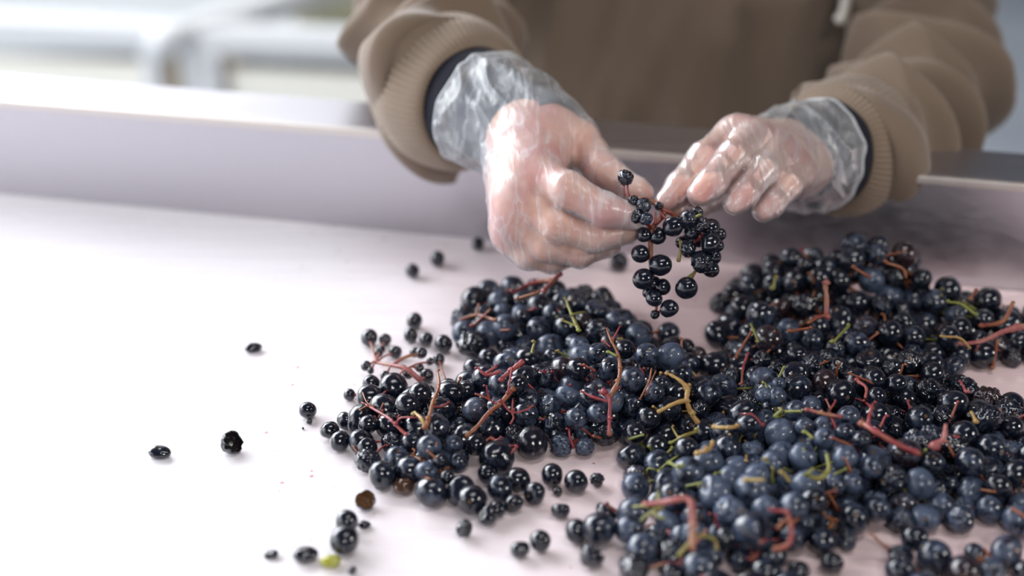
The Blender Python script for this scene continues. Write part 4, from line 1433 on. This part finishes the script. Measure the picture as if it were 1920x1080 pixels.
# ------------------------------------------------------------------ loose fruit on the bare belt, one by one
LOOSE = [  # px, py, radius px, mesh, bloom, label
    (773, 507, 14, 'round', .1, 'round black grape alone on the belt below the rail, left of its neighbour'),
    (820, 485, 15, 'round', .1, 'round black grape nearest the rail left of the glove'),
    (896, 457, 13, 'dented', .1, 'blurred grape close to the rail beside the left glove'),
    (1100, 489, 9, 'raisin', .1, 'tiny blurred berry on the belt under the left fingertips'),
    (1160, 491, 18, 'dented', .2, 'blurred dark grape on the belt behind the held bunch'),
    (777, 602, 16, 'round', .15, 'upper grape of the blurred touching row at the pile back left'),
    (770, 629, 14, 'round', .2, 'grape under the upper one in the blurred row, pile back left'),
    (799, 636, 14, 'round', .15, 'third grape from the left in the blurred row behind the tiny-berry bunch'),
    (831, 645, 18, 'round', .25, 'largest grape in the blurred row behind the tiny-berry bunch'),
    (866, 644, 12, 'dented', .15, 'small grape right of the largest one in the blurred row'),
    (897, 640, 13, 'round', .25, 'rightmost grape of the blurred row, next to the pile'),
    (915, 672, 20, 'round', .45, 'large blue grape on the pale belt between blurred row and pile'),
    (475, 652, 15, 'flat', .05, 'small dark torn skin with a tail, farthest left up the belt'),
    (577, 769, 16, 'round', .25, 'single round grape alone on the belt left of the pile'),
    (580, 790, 6, 'raisin', .0, 'tiny brown seed bit in front of the lone round grape'),
    (568, 803, 2.5, 'raisin', .0, 'black crumb left of the tiny brown seed bit'),
    (299, 848, 20, 'flat', .15, 'burst flattened grape skin, leftmost piece on the belt'),
    (434, 830, 21, 'curl', .15, 'open curled grape skin with a bite-like gap, second from left'),
    (618, 808, 19, 'dented', .1, 'left grape of the trio beside the pile tip'),
    (650, 788, 19, 'dented', .12, 'rear grape of the trio beside the pile tip'),
    (637, 827, 19, 'round', .2, 'front round grape of the trio beside the pile tip'),
    (687, 839, 21, 'dented', .08, 'dented black grape wrapped by a thin brown thread'),
    (685, 938, 19, 'cup', .05, 'broken grape shell showing its brown inside'),
    (650, 978, 23, 'round', .15, 'rear grape of the touching pair near the bottom edge'),
    (645, 1013, 28, 'round', .3, 'big front grape of the touching pair near the bottom edge'),
    (683, 983, 12, 'flat', .4, 'small flat skin fragment right of the touching pair'),
    (571, 1041, 24, 'flat', .15, 'flattened grape skin left of the green pulp'),
    (508, 1039, 13, 'flat', .15, 'thin sliver of grape skin at the bottom left'),
    (661, 1070, 8, 'raisin', .1, 'tiny berry at the bottom edge below the touching pair'),
    (871, 992, 17, 'raisin', .15, 'crumpled raisin-like grape alone in front of the pile'),
    (975, 1030, 18, 'dented', .25, 'squashed grape touching a cone-shaped one at the front'),
    (1013, 1014, 21, 'dented', .15, 'cone-shaped collapsed grape at the front'),
    (1051, 957, 18, 'dented', .3, 'dented blue grape on the bare belt in front of the pile notch'),
    (1081, 996, 23, 'round', .45, 'large round blue grape on the bare belt, left of the bottom heap'),
    (1110, 1041, 24, 'curl', .1, 'torn jagged grape skin at the bottom edge'),
    (1137, 961, 21, 'curl', .15, 'torn grape skin just left of the bottom heap'),
    (1131, 986, 10, 'raisin', .1, 'small scrap of skin under the torn one by the bottom heap'),
    (820, 927, 20, 'round', .5, 'round blue grape lying under the dusted bunch, leftmost'),
    (885, 937, 29, 'round', .35, 'biggest dark grape at the very front of the left heap'),
    (937, 915, 25, 'round', .65, 'dusty blue grape in the front row of the left heap'),
    (971, 900, 24, 'round', .15, 'glossy dark grape at the right of the front row'),
    (1003, 926, 22, 'dented', .25, 'split grape at the right end of the front row'),
    (963, 945, 19, 'dented', .35, 'small grape in front of the dusty blue one'),
    (914, 966, 20, 'dented', .25, 'foremost split grape of the left heap front row'),
    (932, 955, 17, 'dented', .2, 'squashed grape between the foremost split one and its neighbour'),
    (915, 889, 20, 'dented', .3, 'dark grape behind the front row, by the belt notch'),
    (1035, 891, 22, 'round', .3, 'dark shiny grape at the pile front edge, right of the notch'),
    (1080, 903, 23, 'round', .4, 'blue grape beside the shiny one at the pile front edge'),
    (1120, 900, 14, 'raisin', .45, 'small wrinkled grape at the pile front edge'),
    (1045, 921, 10, 'raisin', .3, 'tiny wrinkled berry with a red stem tip in front of the pile edge'),
    (725, 886, 22, 'dented', .02, 'wet crushed black grape at the left front of the pile'),
    (715, 902, 18, 'dented', .0, 'wet crushed black grape lying lowest at the left front'),
    (1898, 758, 24, 'round', .15, 'large dark grape by the bare belt at the right edge'),
    (1452, 1052, 16, 'dented', .4, 'grape at the bottom edge below the red branching stems'),
    (1560, 1056, 22, 'round', .4, 'round grape at the bottom edge left of the bare belt patch'),
]
for px, py, r, kd, bl, lab in LOOSE:
    p, rr = pix_ground(px, py, r)
    q = None; flat = False
    sc = (1, 1, 1)
    if kd == 'flat':
        p = on_plane(px, py, rr * .5); q = Quaternion((0, 0, 1), random.uniform(-.3, .3)); sc = (1.15, .85, .58); kd = 'dented'; flat = True
    elif kd == 'curl':
        q = Quaternion((0, 1, 0), 1.05) @ Quaternion((1, 0, 0), -0.9)
        if px == 434: q = Quaternion((0, 0, 1), -0.45) @ Quaternion((0, 1, 0), 0.95)
    elif kd == 'cup':
        q = Quaternion((1, 0, 0), 0.55)
    elif kd == 'dented':
        sc = (1.03, 1.0, .95)
    name = 'grape_skin' if flat or kd in ('curl', 'cup') else 'grape'
    o = grape(p, rr, kd, bl, 0, name=name, quat=q, sc=sc)
    tag(o, lab, 'grape skin' if name == 'grape_skin' else 'grape')

# brown thread round the dented grape
p, rr = pix_ground(687, 839, 21)
V, Fc = [], []
tube_into(V, Fc, [p + Vector((-rr * 1.15, -.2 * rr, .35 * rr)), p + Vector((-rr * .7, -rr * .85, .05 * rr)), p + Vector((0, -rr * 1.08, -.1 * rr)), p + Vector((rr * .7, -rr * .85, .0))], [.0004, .0004, .0004, .0003], 6, 5)
tag(link('stem_thread', mesh_np('stem_thread', V, Fc), M_STEM_BROWN), 'thin brown stem thread across the dented grape left of the pile', 'stem')

# green pulp squeezed from a berry and the translucent brown berry
def blob(name, px, py, r, m, lab, cat, flat=(1.25, .9, .72)):
    p, rr = pix_ground(px, py, r)
    bm = ico(4)
    for v in bm.verts:
        c = v.co * (1 + .12 * noise.noise(v.co * 1.8))
        v.co = Vector((c.x * flat[0], c.y * flat[1], c.z * flat[2])) * rr
    o = bm_obj(name, bm, m, None, True)
    o.location = (p.x, p.y, rr * flat[2] * .97)
    return tag(o, lab, cat)


blob('grape_pulp', 620, 1048, 16, M_PULP, 'yellow-green squeezed grape pulp beside the flattened skin', 'grape pulp')
blob('squashed_grape', 757, 908, 20, mat('translucent_brown_grape', (0.075, 0.035, 0.02), 0.12, coat=.6, sss=.2), 'squashed translucent brown grape at the left front of the pile', 'grape', (1.0, .9, .8))


# ------------------------------------------------------------------ bunch held in the gloves
def held():
    root = empty('grape_bunch', tuple(at(1225, 400, .685)))
    tag(root, 'half-shrivelled black grape bunch held and hanging from the gloved fingers', 'grape bunch')
    Z = .680
    B = [(1174, 332, 15, 'raisin', .45, 0), (1188, 376, 10, 'raisin', .35, -4), (1207, 386, 14, 'raisin', .6, -6), (1194, 405, 13, 'raisin', .5, -6), (1212, 410, 12, 'raisin', .7, -8),
         (1234, 386, 9, 'raisin', .0, 2), (1207, 440, 15, 'dented', .25, 0), (1232, 442, 17, 'dented', .15, 0), (1201, 476, 18, 'round', .2, 0), (1238, 497, 21, 'round', .22, -2),
         (1206, 523, 20, 'round', .22, -2), (1226, 532, 14, 'round', .05, 4), (1243, 538, 15, 'round', .1, 2), (1225, 560, 17, 'dented', .55, 0), (1255, 579, 18, 'dented', .4, 0),
         (1228, 590, 9, 'raisin', .3, 2), (1262, 424, 20, 'dented', .3, -3), (1292, 412, 20, 'dented', .6, -3), (1298, 436, 17, 'dented', .3, 0), (1315, 420, 16, 'raisin', .1, -2),
         (1333, 427, 17, 'round', .1, 2), (1330, 455, 21, 'dented', .15, -2), (1345, 460, 13, 'round', .1, 0), (1290, 467, 15, 'raisin', .1, -3), (1317, 490, 20, 'raisin', .3, -5),
         (1338, 482, 14, 'dented', .1, 0), (1333, 505, 16, 'round', .05, 2), (1310, 450, 15, 'round', .05, 6), (1287, 540, 21, 'round', .03, -2), (1278, 455, 12, 'round', .1, 6), (1350, 440, 12, 'round', .05, 4),
         (1216, 548, 12, 'round', .1, 6), (1306, 398, 11, 'raisin', .3, 0)]
    V, Fc = [], []
    path = [(1196, 372, 6), (1212, 374, 4), (1232, 384, 3), (1245, 400, 2), (1222, 430, 2), (1220, 470, 2), (1222, 510, 3), (1232, 550, 3), (1230, 585, 2)]
    A = [at(x, y, Z + dz * .001) for x, y, dz in path]
    tube_into(V, Fc, A, [.0009, .0011, .0013, .0013, .0012, .0012, .0011, .0009, .0006], 8, 4, .15)
    path2 = [(1240, 392, 2), (1262, 402, 2), (1290, 425, 4), (1312, 445, 2), (1318, 470, 4), (1310, 500, 3)]
    A2 = [at(x, y, Z + dz * .001) for x, y, dz in path2]
    tube_into(V, Fc, A2, [.0013, .0013, .0012, .0011, .0009, .0007], 8, 4, .15)
    link('stem', mesh_np('stem', V, Fc), M_STEM_BROWN, root)
    V, Fc = [], []
    allA = A[1:] + A2[1:]
    for x, y, r, kd, bl, dz in B:
        p = at(x, y, Z + dz * .001); rr = r * (Z + dz * .001) / F
        grape(p, rr * (1.06 if kd == 'raisin' else 1.0), kd, bl, 0, root, quat=None if y != 540 else Quaternion((1, 0, 0), .3), sc=(1, 1, 1.05) if y == 540 else (1, 1, 1))
        if y == 332:
            tube_into(V, Fc, [p + Vector((-.0005, 0, -rr * .8)), at(1170, 352, Z), at(1172, 368, Z)], [.0005] * 3, 6, 3)
            tube_into(V, Fc, [p + Vector((.001, 0, -rr * .8)), at(1177, 352, Z), at(1180, 368, Z)], [.0005] * 3, 6, 3)
            continue
        q = min(allA, key=lambda w: (w - p).length)
        dv = q - p
        if dv.length > rr * .9:
            s0 = p + dv.normalized() * rr * .85
            tube_into(V, Fc, [s0, (s0 + q) / 2, q], [.0007, .0005, .0007], 6, 3)
    tube_into(V, Fc, [at(1229, 398, Z), at(1229, 420, Z - .002)], [.0005, .0009], 6, 3)
    tube_into(V, Fc, [at(1238, 400, Z - .003), at(1248, 410, Z - .004)], [.0005, .0006], 6, 3)
    link('pedicels', mesh_np('pedicels', V, Fc), M_STEM_RED, root)
    V, Fc = [], []
    tube_into(V, Fc, [at(1312, 500, Z), at(1300, 512, Z), at(1292, 521, Z)], [.0007, .0007, .0012], 7, 3)
    tube_into(V, Fc, [at(1275, 450, Z), at(1276, 470, Z - .002), at(1272, 490, Z - .002)], [.0006, .0006, .0011], 7, 3)
    tube_into(V, Fc, [at(1305, 406, Z - .008), at(1315, 402, Z - .009)], [.0007, .0006], 7, 3)
    o = link('green_pedicels', mesh_np('green_pedicels', V, Fc), M_STEM_GREEN, root)
    o['label'] = 'yellow-green pedicels'


held()
